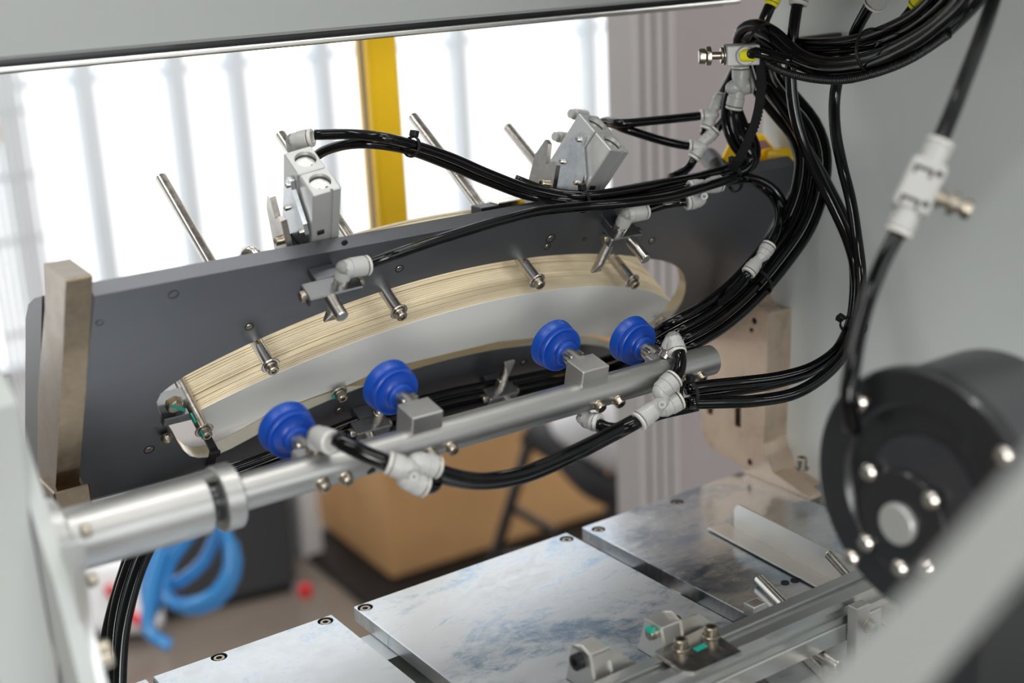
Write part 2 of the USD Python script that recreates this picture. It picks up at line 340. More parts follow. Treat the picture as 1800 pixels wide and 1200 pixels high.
def sheet_mesh(n0, th, du, dv, grow=0.):
    P = sheet.buffer(grow); m = trimesh.creation.extrude_polygon(P, th, engine='earcut'); v = np.array(m.vertices)
    n = n0+KT*(v[:, 1]-VTOP)+v[:, 2]-th
    m = T(P0+np.outer(v[:, 0]+du, X)+np.outer(v[:, 1]+dv, V)+np.outer(n, N), m.faces)
    if m.volume < 0: m.invert()
    return m
part(stack, 'front_sheet', sheet_mesh(NF, .0005, 0, 0), PAPER, smooth=False)
lay, n0 = [], NF-.0005
for i in range(70):
    j = rng.normal(0, .0002, 2) if i > 1 else (0, 0); th = .0012*rng.uniform(.7, 1.3)
    lay.append(sheet_mesh(n0, th*.93, float(j[0]), float(j[1]), rng.uniform(-.0003, .0001))); n0 -= th
part(stack, 'sheet_pile', lay, KRAFT, smooth=False, kind='stuff', label='cream layered edges of the piled sheets')

# guide rods through the opening, washers and bolts in front
def guide_rod(u, v, nb, nh=.018, tab=True):
    t = thing('guide_rod', 'x', 'guide rod', pf(u, v, nh))
    part(t, 'rod', cyl(pf(u, v, nb), pf(u, v, nh-.001), .0041, 20), STEEL)
    part(t, 'washer', ring(pf(u, v, nh-.001), N, .0062, .0015, .0013), STEEL)
    part(t, 'lock_washer', ring(pf(u, v, nh+.0003), N, .0043, .0012, .0012), BOLT)
    part(t, 'cap_screw', screw(pf(u, v, nh+.0015), N, .0037, .0036), BOLT)
    if tab: part(t, 'clamp_tab', box(pf(u, v, 0), X, V, N, (-.007, -.005, -.016), (.006, .006, -.0125), .0006), STEEL)
    return t
heads = [(480, 650), (706, 555), (949, 500), (1116, 500), (363, 764)]
spots = [uv(x, y, .0215) for x, y in heads]
g0 = guide_rod(*spots[0], -.165); gl = 'steel guide rod above the paper stack, '
names = ['second from its left end', 'third from its left end', 'at the middle of the long arc', 'just below the right nozzle block', 'at the lower left end beside the green-marked hex bolt']
tag(stage.GetPrimAtPath(g0), gl+names[0], group='guide rods around the paper stack')
for i in range(1, 4): copy(g0, pf(*spots[i])-pf(*spots[0]), gl+names[i], 'guide rods around the paper stack')
g5 = guide_rod(*spots[4], -.105, tab=False); tag(stage.GetPrimAtPath(g5), 'short steel guide rod at the lower left end beside the green-marked hex bolt', group='guide rods around the paper stack')
part(g5, 'thread_mark', cat(box(pf(*spots[4], .0), X, V, N, (-.0042, .001, .004), (-.003, .003, .012), .0002), box(pf(*spots[4], .0), X, V, N, (-.0038, .001, .019), (-.0028, .003, .024), .0002)), GREEN)
# lower retaining bolts on the rim
def rim_bolt(x, y, label, mark):
    u, v = uv(x, y, .004); t = thing('retaining_bolt', label, 'bolt', pf(u, v, 0), 'retaining bolts on the lower rim')
    part(t, 'washer', ring(pf(u, v, .0), N, .0058, .0015, .0014), STEEL); part(t, 'spacer', ring(pf(u, v, .0014), N, .0042, .0012, .0012), BOLT)
    part(t, 'cap_screw', screw(pf(u, v, .0026), N, .0037, .0045), BOLT)
    if mark: part(t, 'thread_mark', box(pf(u, v, .0), X, V, N, (-.0058, -.002, .0005), (-.0046, .001, .0035), .0002), GREEN)
rim_bolt(600, 696, 'bolt with washer and green mark on the lower rim of the opening', True)
rim_bolt(1164, 571, 'bolt with washer at the lower right corner of the opening', False)
# hex-bolted clamp at left end of opening
u, v = uv(307, 712, .002)
t = thing('end_clamp', 'green-marked hex bolt and clamp block in the left end of the opening', 'clamp', pf(u, v, -.012))
part(t, 'clamp_block', box(pf(u, v), X, V, N, (-.013, -.017, -.012), (.010, -.001, -.001), .0006), DBLOCK)
part(t, 'clamp_foot', box(pf(u, v), X, V, N, (-.006, -.018, -.006), (.014, -.011, .003), .0006), DBLOCK)
part(t, 'hex_bolt', hexbolt(pf(u, v, -.001), N, .0058, .005), BOLT)
part(t, 'thread_mark', box(pf(u, v, .004), X*.8-V*.6, X*.6+V*.8, N, (-.004, -.0011, -.0005), (.008, .0011, .0004), .0002), GREEN)
# clear tray behind the left end
u, v = uv(360, 775, -.02)
# rod end behind the plate
p_ = pl(352, 470, -.02)
c0, c1 = at(433, 447, .83), pl(452, 452, -.03)
solo('bent_rod', 'short bent steel rod end curling over the plate edge left of the left gripper', 'rod', sweep(spline([at(430, 452, .84), at(433, 443, .838), at(442, 441, .836), at(452, 450, .834), at(462, 470, .832)]), .0036), STEEL)
t_ = at(895, 366, .955)
t = thing('stop_block', 'small grey and black stop block standing on the plate edge', 'block', t_)
part(t, 'grey_half', box(t_, X, Y, Z, (-.012, -.004, -.012), (.014, .010, .006), .0006), STEEL)
part(t, 'black_half', box(t_, X, Y, Z, (-.027, -.006, -.012), (-.0122, .008, .005), .0006), BLACKP)

# ================================================================= SUCTION BAR
xb0, xb1 = .225, .5855
bar = thing('suction_bar', 'long satin aluminium tube carrying the four blue suction cups', 'tube', B0+X*.4-Z*.02)
body = lathe(B0+X*xb0, X, [(0, .0078), (0, .0095), (.0005, .01), (xb1-xb0-.0005, .01), (xb1-xb0, .0095), (xb1-xb0, .0078), (0, .0078)], 48)
holes = [cyl(B0+X*x+N*.004, B0+X*x+N*.02, .0028, 16) for x in (on(652, 832, D, B0-D*.009)[0],)]
part(bar, 'tube', cut(body, *holes), ALU)
part(bar, 'sleeve', lathe(B0+X*.155, X, [(0, .0), (0, .0162), (.0735, .0162), (.0747, .015), (.0747, .0)], 56), ALU)
part(bar, 'hub', lathe(B0+X*.229, X, [(0, 0), (0, .0112), (.009, .0112), (.009, 0)], 40), BLACKM)
cl = lathe(B0+X*.2355, X, [(0, .0098), (0, .0170), (.0008, .0178), (.0100, .0178), (.0108, .0170), (.0108, .0098), (0, .0098)], 64)
part(bar, 'clamp_collar', cl, ALU)
part(bar, 'collar_bridge', [prism([(.0125*math.cos(a), .0125*math.sin(a)) for a in np.linspace(.9, 1.9, 8)]+[(.0165*math.cos(a), .0165*math.sin(a)) for a in np.linspace(1.9, .9, 8)], B0, Y, Z, X, .228, .237)], ALU)
part(bar, 'flange', [lathe(B0+X*.129, X, [(0, 0), (0, .0228), (.0008, .0236), (.0125, .0236), (.0135, .0228), (.0135, 0)], 64), lathe(B0+X*.1432, X, [(0, 0), (0, .0222), (.0008, .023), (.0112, .023), (.0122, .022), (.0122, 0)], 64)], CYLM)
for q in [(144, 935), (155, 1022)]:
    p = on(*q, X, B0+X*.155); part(bar, 'flange_screw', screw(p, X, .0034, .004), BOLT)
for q in [(573, 857), (613, 846), (798, 792), (762, 803), (1058, 718), (1092, 711), (1206, 674), (1236, 667)]:
    p = on(*q, D, B0-D*.0135); r = p-B0; r[0] = 0; r /= np.linalg.norm(r); base = B0+X*p[0]+r*.0094
    part(bar, 'screw_washer', ring(base, r, .0042, .001, .0012), BOLT); part(bar, 'cap_screw', screw(base+r*.0012, r, .0035, .0040), BOLT)

def suction_cup(xc, e_top, e_ax, label, d_end=.0465):
    t = thing('suction_cup', label, 'suction cup', B0+X*xc, 'blue suction cups on the bar')
    fr = (B0+X*xc, X, E_, D)
    part(t, 'mount_block', box(*fr, (-.0103, -.006, -.004), (.0103, e_top, .0135), .0007), BLOCK)
    o = B0+X*xc+E_*e_ax
    part(t, 'stem', [lathe(o+D*.012, D, [(0, 0), (0, .0058), (.008, .0058), (.0083, .0054), (.0165, .0054), (.0165, 0)], 28), box(o, X, E_, D, (-.0056, .0028, .016), (.0056, .0047, .021), .0003)], STEEL)
    q = d_end-.046
    part(t, 'cup', lathe(o+D*(.0245+q), D, [(0, .0045), (0, .0074), (.0006, .0080), (.0024, .0082), (.0034, .0070), (.0048, .0066), (.0062, .0078), (.0072, .0112), (.0068, .0132), (.0062, .0142), (.0068, .0149), (.0088, .0151), (.0100, .0145), (.0108, .0145), (.0120, .0155), (.0156, .0162), (.0172, .0164), (.0176, .0158), (.0160, .0146), (.0130, .009), (.0120, .004), (.0119, 0)], 64), BLUE)
    return t
suction_cup(.296, .0085, .0045, 'blue suction cup nearest the left sleeve, beside the elbow fitting')
suction_cup(.3625, .0202, .0155, 'blue suction cup on a square block left of the middle of the bar')
suction_cup(.4833, .0202, .0155, 'blue suction cup on a square block right of the middle of the bar')
suction_cup(.5485, .0080, .0040, 'blue suction cup at the right end of the bar below the upright elbow')

# ================================================================= TABLE PLATES
tdat = []
def tplate(name, xa, xb, label, screws, ya=.7645, yb=.40, mat=TABLE):
    t = thing('table_plate', label, 'table plate', ((xa+xb)/2, (ya+yb)/2, ZP-.0115))
    m = wbox((xa, yb, ZP-.0115), (xb, ya, ZP), .0007)
    cs = [on(x, y, Z, [0, 0, ZP]) for x, y in screws]
    if cs: m = cut(m, *[cyl(c-Z*.005, c+Z*.01, .0054, 24, 0) for c in cs])
    part(t, 'sheet', m, mat, smooth=25)
    for c in cs:
        part(t, 'counterbore', lathe(c-Z*.0049, Z, [(0, 0), (0, .0053), (.0044, .0053), (.0044, .0050), (.0006, .0049), (.0006, 0)], 20), HOLE)
        part(t, 'cap_screw', screw(c-Z*.0046, Z, .0042, .004, .0022), BOLT)
    return t
x2 = on(622, 1066, Z, [0, 0, ZP])[0]; x2b = on(1005, 940, Z, [0, 0, ZP])[0]; x3 = on(1030, 930, Z, [0, 0, ZP])[0]; x1b = on(588, 1083, Z, [0, 0, ZP])[0]; x1 = on(300, 1178, Z, [0, 0, ZP])[0]
tplate('', x1-.012, x1b, 'scuffed steel table plate at the lower left with two countersunk screws', [(572, 1091), (385, 1154)])
tplate('', x2, x2b, 'blue-stained steel table plate in the middle under the suction bar', [(642, 1067), (996, 947)])
tplate('', x3, .7392, 'stained steel table plate on the right below the tan bracket', [(1052, 930), (1190, 882)], mat=TABLE3)
tplate('', x1-.075, x1-.016, 'narrow steel table plate in the bottom left corner', [])
for i, (ya, yb, l) in enumerate([(.742, .705, 'aluminium support rail under the rear edge of the table plates'), (.635, .60, 'aluminium support rail under the middle of the table plates'), (.47, .44, 'aluminium support rail under the front of the table plates')]):
    zb = ZP-.0117
    solo('support_rail', l, 'support rail', prism([(ya, zb), (ya, zb-.03), (ya-.012, zb-.03), (ya-.012, zb-.024), (yb+.012, zb-.024), (yb+.012, zb-.03), (yb, zb-.03), (yb, zb)], (0, 0, 0), Y, Z, X, x1-.08, XW-.001), ALUX)
solo('machine_cabinet', 'pale grey machine base below the table plates', 'machine base', wbox((x1-.06, .42, 0), (XW-.001, .70, ZP-.043), .004), PALE)
# angle guide on right table plate
gA, gB = on(1290, 930, Z, [0, 0, ZP+.001]), on(1480, 1030, Z, [0, 0, ZP+.001])
dd = gB-gA; dd[2] = 0; L_ = np.linalg.norm(dd); dd /= L_; sd = np.cross(Z, dd)
if sd[0] < 0: sd = -sd
t = thing('angle_guide', 'folded steel angle guide lying on the right table plate', 'guide', gA)
part(t, 'base_leaf', box(gA, dd, sd, Z, (-.012, -.016, 0), (L_+.14, .001, .0015), .0004), SATIN)
up_ = [(0.004, 0), (L_+.14, 0), (L_+.14, .022), (.006, .022), (.002, .020), (0, .016), (0, .003)]
part(t, 'upright_leaf', prism(up_, gA, dd, Z, sd, 0, .0015), SATIN)
for q in [(1380, 1024), (1397, 1020)]:
    c = on(*q, Z, [0, 0, ZP]); solo('table_hole', 'dark threaded hole in the right table plate '+('nearer the guide' if q[0] > 1390 else 'farther from the guide'), 'hole insert', lathe(c, Z, [(0, 0), (0, .003), (.0006, .003), (.0006, .0022), (.0002, .002), (.0002, 0)], 18), HOLE, group='threaded holes beside the guide')

# ================================================================= LOWER RAIL
RZ = EYE[2]-.40; ry1, ry0 = .5285, .5055; rh = .0150
def railprof():
    y0, y1, z1, z0 = ry0, ry1, RZ, RZ-rh; ym = (y0+y1)/2; zm = (z0+z1)/2
    return [(y0, z1), (ym-.004, z1), (ym-.004, z1-.0015), (ym-.005, z1-.003), (ym+.005, z1-.003), (ym+.004, z1-.0015), (ym+.004, z1), (y1, z1), (y1, z0), (y0, z0), (y0, zm-.003), (y0+.004, zm-.003), (y0+.004, zm+.003), (y0, zm+.003)]
xr0, xr1 = .36, .628
rail = thing('guide_rail', 'slotted aluminium profile rail crossing above the table plates', 'rail', ((xr0+xr1)/2, ry0, RZ-rh))
part(rail, 'profile', prism(railprof(), (0, 0, 0), Y, Z, X, xr0, xr1), ALUX)
part(rail, 'lower_profile', wbox((xr0, ry0-.002, RZ-rh-.012), (xr1-.02, ry0+.006, RZ-rh-.0002), .0006), ALUX)
def railpt(x, y, dz=0.): return on(x, y, Z, [0, 0, RZ+dz])
t = thing('rail_clamp', 'slotted clamp plate with two green-marked bolts on the aluminium rail', 'clamp plate', railpt(1240, 1150, .001))
cp = [railpt(x, y, .002)[:2] for x, y in [(1153, 1146), (1240, 1104), (1302, 1147), (1220, 1182), (1200, 1180)]]
slots = []
for s0, s1 in [((1222, 1160), (1205, 1152)), ((1275, 1145), (1258, 1133))]:
    a, b = railpt(*s0, .002)[:2], railpt(*s1, .002)[:2]; dv = (b-a)/np.linalg.norm(b-a); nv = np.array([-dv[1], dv[0]])*.0018
    slots.append([a+nv, b+nv, b-nv, a-nv])
part(t, 'plate', prism(Polygon(cp, slots).buffer(.001).buffer(-.0005), (0, 0, 0), X, Y, Z, RZ+.0003, RZ+.0028), STEEL)
for q in [(1197, 1140), (1250, 1118)]:
    c = railpt(*q, .0028); part(t, 'washer', ring(c, Z, .0052, .001, .0012), BOLT); part(t, 'cap_screw', screw(c+Z*.001, Z, .0040, .0055), BOLT)
for a, b in [((1222, 1142), (1240, 1133)), ((1190, 1126), (1205, 1122))]:
    p, q = railpt(*a, .0029), railpt(*b, .0029); d_ = (q-p)/np.linalg.norm(q-p)
    part(t, 'thread_mark', box(p, d_, np.cross(Z, d_), Z, (0, -.0018, -.0002), (np.linalg.norm(q-p), .0018, .0004), .0001), GREEN)
c = railpt(1495, 1100); xe = on(1508, 1095, Y, [0, ry0-.004, 0])[0]
t = thing('rail_bracket', 'upright bracket with a green-marked bolt at the right end of the rail', 'bracket', (xe, ry0, RZ-.05))
part(t, 'upright', wbox((xe-.008, ry0-.010, ZP+.0002), (xe+.004, ry0-.0022, RZ-.002), .0006), BLOCK)
pb = on(1515, 1090, X, [xe+.004, 0, 0]); part(t, 'washer', ring(np.array([xe+.002, ry0-.010, pb[2]]), -Y, .005, .001, .001), BOLT); part(t, 'cap_screw', screw(np.array([xe+.002, ry0-.011, pb[2]]), -Y, .0040, .0052), BOLT)
part(t, 'thread_mark', box((xe+.002, ry0-.0152, pb[2]), X, Y, Z, (-.002, -.0012, .0015), (.002, .001, .0036), .0003), GREEN)
# stops standing on the rail
def stop(x, y, flip, label):
    p = on(x, y, Y, [0, ry1+.012, 0]); t = thing('side_stop', label, 'stop bracket', (p[0], ry1, RZ-.002), 'folded stop brackets behind the rail')
    o = np.array([p[0], ry1, RZ-.012]); s = 1 if flip else -1; h = p[2]-o[2]+.003
    part(t, 'web', prism([(.0, 0), (.028, 0), (.021, h), (.013, h+.003), (.005, h)], o, Y, Z, X*s, -.001, .001), SATIN)
    part(t, 'cheek', prism([(.0, 0), (.028, 0), (.020, h*.98), (.007, h*.98)], o+X*.013*s, Y, Z, X*s, -.001, .001), SATIN)
    part(t, 'gusset', prism([(0, 0), (.042, 0), (.014, h), (0, h)], o+Y*.006, X, Z, Y, -.001, .001), SATIN)
    part(t, 'cap', box(o, X*s, Y, Z, (-.001, .005, h-.001), (.014, .021, h+.0006), .0004), SATIN)
    part(t, 'foot', box(o, X*s, Y, Z, (-.001, 0, 0), (.014, .028, .0016), .0004), SATIN)
    c = o+Y*.013+Z*(h-.006)
    part(t, 'roller', lathe(c-X*s*.001, -X*s, [(0, 0), (0, .0048), (.0045, .0048), (.0045, hexr(.0024)), (.002, hexr(.0024)), (.002, 0)], 20), BLACKP)
    part(t, 'nut', hexbolt(c+X*s*.014, X*s, .0040, .0035), BOLT); part(t, 'thread_mark', box(c+X*s*.016, X, Y, Z, (-.002, -.003, .0015), (.0015, .003, .004), .0003), GREEN)
stop(1025, 1152, True, 'folded stop bracket with black roller at the left end of the rail')
stop(1182, 1092, False, 'folded stop bracket with black roller behind the clamp plate')
# pins and bars under / behind the rail
def rod_thing(name, label, p, q, r, mat=STEEL, category='rod', group=None): return solo(name, label, category, cyl(p, q, r, 20, r*.25), mat, group)
rod_thing('locating_pin', 'steel pin lying behind the rail on the right table plate', on(1334, 1018, Z, [0, 0, ZP+.004]), on(1385, 1068, Z, [0, 0, ZP+.004]), .0040)
rod_thing('locating_pin', 'steel pin partly hidden behind the black motor flange', on(1456, 972, Z, [0, 0, ZP+.03]), on(1500, 1020, Z, [0, 0, ZP+.02]), .0035)
a = on(1318, 1075, Z, [0, 0, ZP]); solo('u_clip', 'small square steel clip peeking over the rear edge of the rail', 'clip', cut(box(a, X, Y, Z, (-.006, -.010, .0002), (.006, 0, .009), .0005), box(a, X, Y, Z, (-.0045, -.0085, .002), (.0045, -.0015, .02), .0002)), SATIN)
for i, (p, q, w_, l) in enumerate([((1290, 1160), (1430, 1290), .006, 'flat steel bar running under the rail toward the bottom edge'), ((1400, 1120), (1540, 1260), .004, 'flat steel bar under the rail beside the end bracket')]):
    A, B = on(*p, Z, [0, 0, ZP+.008]), on(*q, Z, [0, 0, ZP+.008]); d_ = (B-A)/np.linalg.norm(B-A)
    solo('flat_bar', l, 'flat bar', box(A, d_, np.cross(Z, d_), Z, (0, -w_, -.0075), (np.linalg.norm(B-A), w_, .001), .0008), STEEL)
rod_thing('round_bar', 'polished round bar under the rail left of the end bracket', on(1375, 1108, Z, [0, 0, ZP+.01]), on(1475, 1170, Z, [0, 0, ZP+.01]), .0035)

# ================================================================= NICKEL BRACKETS
xb = .7392
def yz(x, y, xx): p = on(x, y, X, [xx, 0, 0]); return p[1], p[2]
bo = [yz(x, y, xb) for x, y in [(1236, 560), (1300, 500), (1318, 536), (1332, 543), (1345, 545), (1350, 552), (1348, 640), (1342, 780), (1346, 800), (1358, 830), (1450, 893), (1450, 899), (1312, 833), (1300, 815), (1252, 790), (1238, 775), (1231, 745), (1233, 690)]]
slotp = []
for (xa, ya), (xc, yc) in [((1297, 672), (1297, 750)), ((1249, 690), (1248, 728))]:
    a, b = np.array(yz(xa, ya, xb)), np.array(yz(xc, yc, xb)); slotp.append([(a[0]-.0035, a[1]), (a[0]+.0035, a[1]), (b[0]+.0035, b[1]), (b[0]-.0035, b[1])])
br = thing('side_bracket', 'tan nickel-plated slotted bracket on the right machine wall', 'bracket', (xb, .74, ZP))
BP = Polygon(bo).buffer(-.003).buffer(.003)
for s in slotp: BP = BP.difference(Polygon(s))
for q in [(1326, 564), (1321, 580), (1318, 812)]:
    a = yz(*q, xb); BP = BP.difference(Point(a).buffer(.0028 if q[1] != 580 else .002))
part(br, 'plate', prism(BP, (0, 0, 0), Y, Z, X, xb, xb+.0145), NICKEL, smooth=30)
part(br, 'wall_pad', prism(Polygon(bo).buffer(-.004), (0, 0, 0), Y, Z, X, xb+.0145, XW-.0002), NICKEL, smooth=30)
p = on(1409, 815, X, [xb+.008, 0, 0]); base = np.array([xb+.008, on(1409, 815, Z, [0, 0, ZP+.018])[1], 0])
p = on(1409, 822, X, [xb+.007, 0, 0])
part(br, 'washer', ring(p-Z*.001, Z, .006, .001, .0014), BOLT); part(br, 'cap_screw', screw(p, Z, .0044, .009), BOLT)
# left bracket (stands at the near left end of the magazine plate)
xl = .196
def yzl(x, y): return yz(x, y, xl)
lo_ = [yzl(x, y) for x, y in [(76, 462), (108, 486), (116, 492), (114, 530), (111, 620), (104, 740), (97, 870), (92, 910), (66, 910), (66, 700), (72, 620), (79, 540)]]
lb_ = thing('end_bracket', 'upright nickel-plated bracket bar at the left end of the grey plate', 'bracket', (xl, .7, EYE[2]-.33))
part(lb_, 'bar', prism(Polygon(lo_).buffer(-.0015).buffer(.0015), (0, 0, 0), Y, Z, X, xl, xl+.0145), DNICK, smooth=30)
p = on(120, 858, X, [xl+.008, 0, 0]); part(lb_, 'clamp_foot', box(p, X, Y, Z, (-.012, -.012, -.02), (.010, .02, .004), .001), DNICK)
lo2 = [yz(x, y, .201) for x, y in [(45, 560), (50, 535), (60, 524), (74, 520), (73, 560), (70, 700), (66, 850), (50, 850), (44, 780)]]
solo('rear_gusset', 'dark rounded gusset plate behind the left bracket bar', 'bracket', prism(Polygon(lo2), (0, 0, 0), Y, Z, X, .201, .2075), M('gunmetal', (.12, .12, .12), .4, .9), smooth=30)

# ================================================================= NEAR LEFT FRAME
def polyx(pix, xx): return Polygon([yz(x, y, xx) for x, y in pix]).buffer(0)
solo('door_post', 'pale blurred door post filling the left edge of the view', 'door post', prism(polyx([(-170, 500), (-20, 560), (0, 647), (31, 709), (52, 916), (98, 1175), (130, 1400), (-170, 1400)], .13), (0, 0, 0), Y, Z, X, .105, .13), PALE)
solo('door_brace', 'pale slanting flat brace beside the blurred door post', 'brace', prism(polyx([(22, 660), (40, 750), (77, 870), (127, 1020), (168, 1185), (215, 1400), (180, 1400), (134, 1164), (88, 1020), (49, 900), (16, 780)], .1385), (0, 0, 0), Y, Z, X, .131, .1385), PALE)
mp = polyx([(128, 950), (150, 955), (153, 1010), (166, 1110), (190, 1200), (215, 1330), (130, 1330), (118, 1100)], .143)
t = thing('bearing_plate', 'grey side plate carrying the flange of the suction bar', 'machine plate', (.139, .6, ZP-.1))
part(t, 'plate', prism(mp, (0, 0, 0), Y, Z, X, .1375, .1428), ALUX)
for q in [(165, 1140), (170, 1158)]: part(t, 'cap_screw', screw(on(*q, X, [.1428, 0, 0])-Y*.003, X, .0042, .006), BOLT)

# near diagonal strut at the lower right
xs = .235
solo('door_strut', 'pale blurred diagonal strut across the lower right corner', 'strut', prism(polyx([(1315, 1362), (1494, 1174), (1662, 1003), (1820, 828), (2020, 610), (2080, 740), (1800, 1012), (1640, 1200), (1480, 1400)], xs), (0, 0, 0), Y, Z, X, xs-.012, xs), PALE)

# ================================================================= MOTOR
mc = at(1612, 874, .60)
t = thing('motor', 'large round black motor with bolted flange behind the diagonal strut', 'motor', mc-Z*.06)
part(t, 'flange', lathe(mc, X, [(0, .043), (0, .0575), (.0012, .0588), (.0065, .0588), (.0078, .0575), (.0078, .02), (.004, .02), (.004, .043), (0, .043)], 72), BLACKM)
part(t, 'recess_cone', lathe(mc, X, [(.0005, .0432), (.0045, .0405), (.005, .030), (.0046, .030), (.0046, .0290), (.002, .028), (.002, .0), (.0078, 0), (.0078, .0432), (.0005, .0432)], 72), M('black_satin', (.022, .023, .027), .28, .0, coat=.4))
part(t, 'body', lathe(mc, X, [(.0078, 0), (.0078, .053), (.012, .0555), (.056, .0555), (.060, .052), (.060, 0)], 72), M('dark_motor_paint', (.035, .037, .04), .35, coat=.2))
part(t, 'output_shaft', lathe(on(1588, 916, X, mc+X*.002)+X*.004, -X, [(0, 0), (0, .0098), (.009, .0098), (.0098, .009), (.0098, 0)], 40), CYLM)
part(t, 'hub_disc', lathe(on(1590, 914, X, mc+X*.002)+X*.001, -X, [(0, 0), (0, .024), (.003, .024), (.0036, .0233), (.0036, 0)], 56), BLACKM)
for q, k in [((1512, 706), .0), ((1765, 800), .0), ((1497, 980), .0), ((1528, 829), .001), ((1637, 878), .001), ((1523, 953), .001), ((1582, 998), .001), ((1627, 996), .001)]:
    p = on(*q, X, mc-X*k); part(t, 'cap_screw', lathe(p+X*.001, -X, [(0, 0), (0, .0042), (.0022, .0042), (.0036, .0030), (.0038, 0)], 20), STEEL)
part(t, 'mount_arm', wbox((mc[0]+.012, mc[1]-.03, ZP+.001), (mc[0]+.05, mc[1]+.02, mc[2]-.02), .002), BLACKM)
part(t, 'mount_foot', wbox((mc[0]+.0, mc[1]-.10, ZP-.02), (XW-.002, mc[1]+.03, ZP+.001), .002), BLACKM)
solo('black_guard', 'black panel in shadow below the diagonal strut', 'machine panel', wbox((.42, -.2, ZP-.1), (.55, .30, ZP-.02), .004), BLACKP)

def elbow(parent, base, d1, d2, r, L1, L2, thread=True):
    """push-in elbow: metal thread from base along d1, then turned along d2"""
    d1, d2 = np.asarray(d1)/np.linalg.norm(d1), np.asarray(d2)/np.linalg.norm(d2); k = base+d1*L1
    if thread:
        part(parent, 'thread_collar', lathe(base, d1, [(0, 0), (0, r*.78), (L1*.28, r*.78), (L1*.30, hexr(r*.9)), (L1*.48, hexr(r*.9)), (L1*.48, 0)], 24), STEEL)
    body = [hull((base+d1*L1*.55, r*.86), (k, r*.86)), hull((k, r*.86), (k+d2*r*.8, r*.9)), lathe(k+d2*r*.6, d2, [(0, 0), (0, r*.97), (L2-r*.6-.0008, r), (L2-r*.6, r*.94), (L2-r*.6, 0)], 28)]
    e = part(parent, 'elbow_body', body, GREYP)
    part(parent, 'metal_ring', ring(k+d2*L2, d2, r*.97, r*.5, .0009), BOLT)
    part(parent, 'release_ring', lathe(k+d2*(L2+.0009), d2, [(0, 0), (0, r), (.0014, r), (.0020, r*.9), (.0020, r*.62), (.0008, r*.6), (.0008, 0)], 28), RELP)
    return k+d2*(L2+.001)
# ================================================================= GRIPPER CYLINDERS (behind the plate)
def gripper(lf, rf, tilt_mul, label, L=.055):
    """lf, rf: pixels of the front-left and front-right top corners"""
    n0 = -.013; a, b = np.array(uv(*lf, n0)), np.array(uv(*rf, n0)); tv = b-a; w = np.linalg.norm(tv); tv /= w
    Tn = X*tv[0]+V*tv[1]; Rn = -X*tv[1]+V*tv[0]; o = pf(*a, n0); t = thing('gripper_cylinder', label, 'pneumatic cylinder', o-Rn*L)
    dpt, k = .0192, 0
    fr = (o, Tn, Rn, N)
    def bore(n): return lathe(o+Tn*w/2-N*n-Rn*.004, Rn, [(0, 0), (0, w*.36), (.01, w*.36), (.01, 0)], 36)
    b1 = box(*fr, (0, -L, -dpt), (w, 0, 0), .0007); b2 = box(*fr, (-.001, -L, -2*dpt-.0012), (w-.001, .0004, -dpt-.0002), .0007)
    slot = box(*fr, (w*.62, -L-.01, -.0012), (w*.72, .01, .01), 0.0001)
    part(t, 'front_body', cut(b1, bore(dpt*.5), slot), CYLM, smooth=30); part(t, 'rear_body', cut(b2, bore(dpt*1.56)), CYLM, smooth=30)
    for nn in (dpt*.5, dpt*1.56):
        c = o+Tn*w/2-N*nn-Rn*.0038; part(t, 'piston_face', lathe(c, Rn, [(0, 0), (0, w*.34), (.0006, w*.33), (.0006, 0)], 32), BLOCK)
        part(t, 'seal_ring', ring(c, Rn, w*.358, w*.335, .0012), BLACKP)
        for s in (-.12, .16): part(t, 'face_hole', cyl(c+Tn*w*s+N*w*.2+Rn*.0005, c+Tn*w*s+N*w*.2+Rn*.0009, .0012, 12, .0001), HOLE)
    pg = [(-2*dpt+.012, -.006), (-dpt-.003, -.006), (-dpt-.001, -.012), (-.004, -.026), (-.001, -.032), (-.001, -L), (-2*dpt+.004, -L), (-2*dpt+.006, -.02)]
    part(t, 'side_plate', prism(Polygon([(p[0], p[1]) for p in pg]).buffer(-.001).buffer(.001), o-Tn*.0042, N, Rn, Tn, 0, .0028), ZINC, smooth=30, label='thin bright side plate')
    for p in [(-2*dpt+.014, -.011), (-2*dpt+.012, -.032), (-.006, -.034)]: part(t, 'plate_screw', screw(o+N*p[0]+Rn*p[1]-Tn*.0042, -Tn, .0018, .0022), STEEL)
    part(t, 'sensor_clip', box(*fr, (w*.18, -.034, -.001), (w*.42, -.031, .001), .0002), BLACKP)
    return t, o, Tn, Rn, w
g1, o1, T1, Rr1, w1 = gripper((550, 344), (600, 329), 1, 'left twin-bore pneumatic gripper cylinder standing behind the plate')
g2, o2, T2, Rr2, w2 = gripper((1073, 263), (1107, 267), 1, 'right twin-bore pneumatic gripper cylinder leaning behind the plate')
ge = at(516, 256, .845); eg = elbow(g1, ge-Rr1*.006, Rr1, at(553, 237, .835)-at(520, 243, .838), .0058, .010, .010, False)
for q in [(1006, 200, .985), (978, 240, .985)]:
    c = at(*q)+T2*.006; part(g2, 'port_plug', [lathe(c+T2*.008, -T2, [(0, 0), (0, .0042), (.012, .0042), (.0125, .0034), (.016, .0034), (.016, 0)], 20)], GREYP)
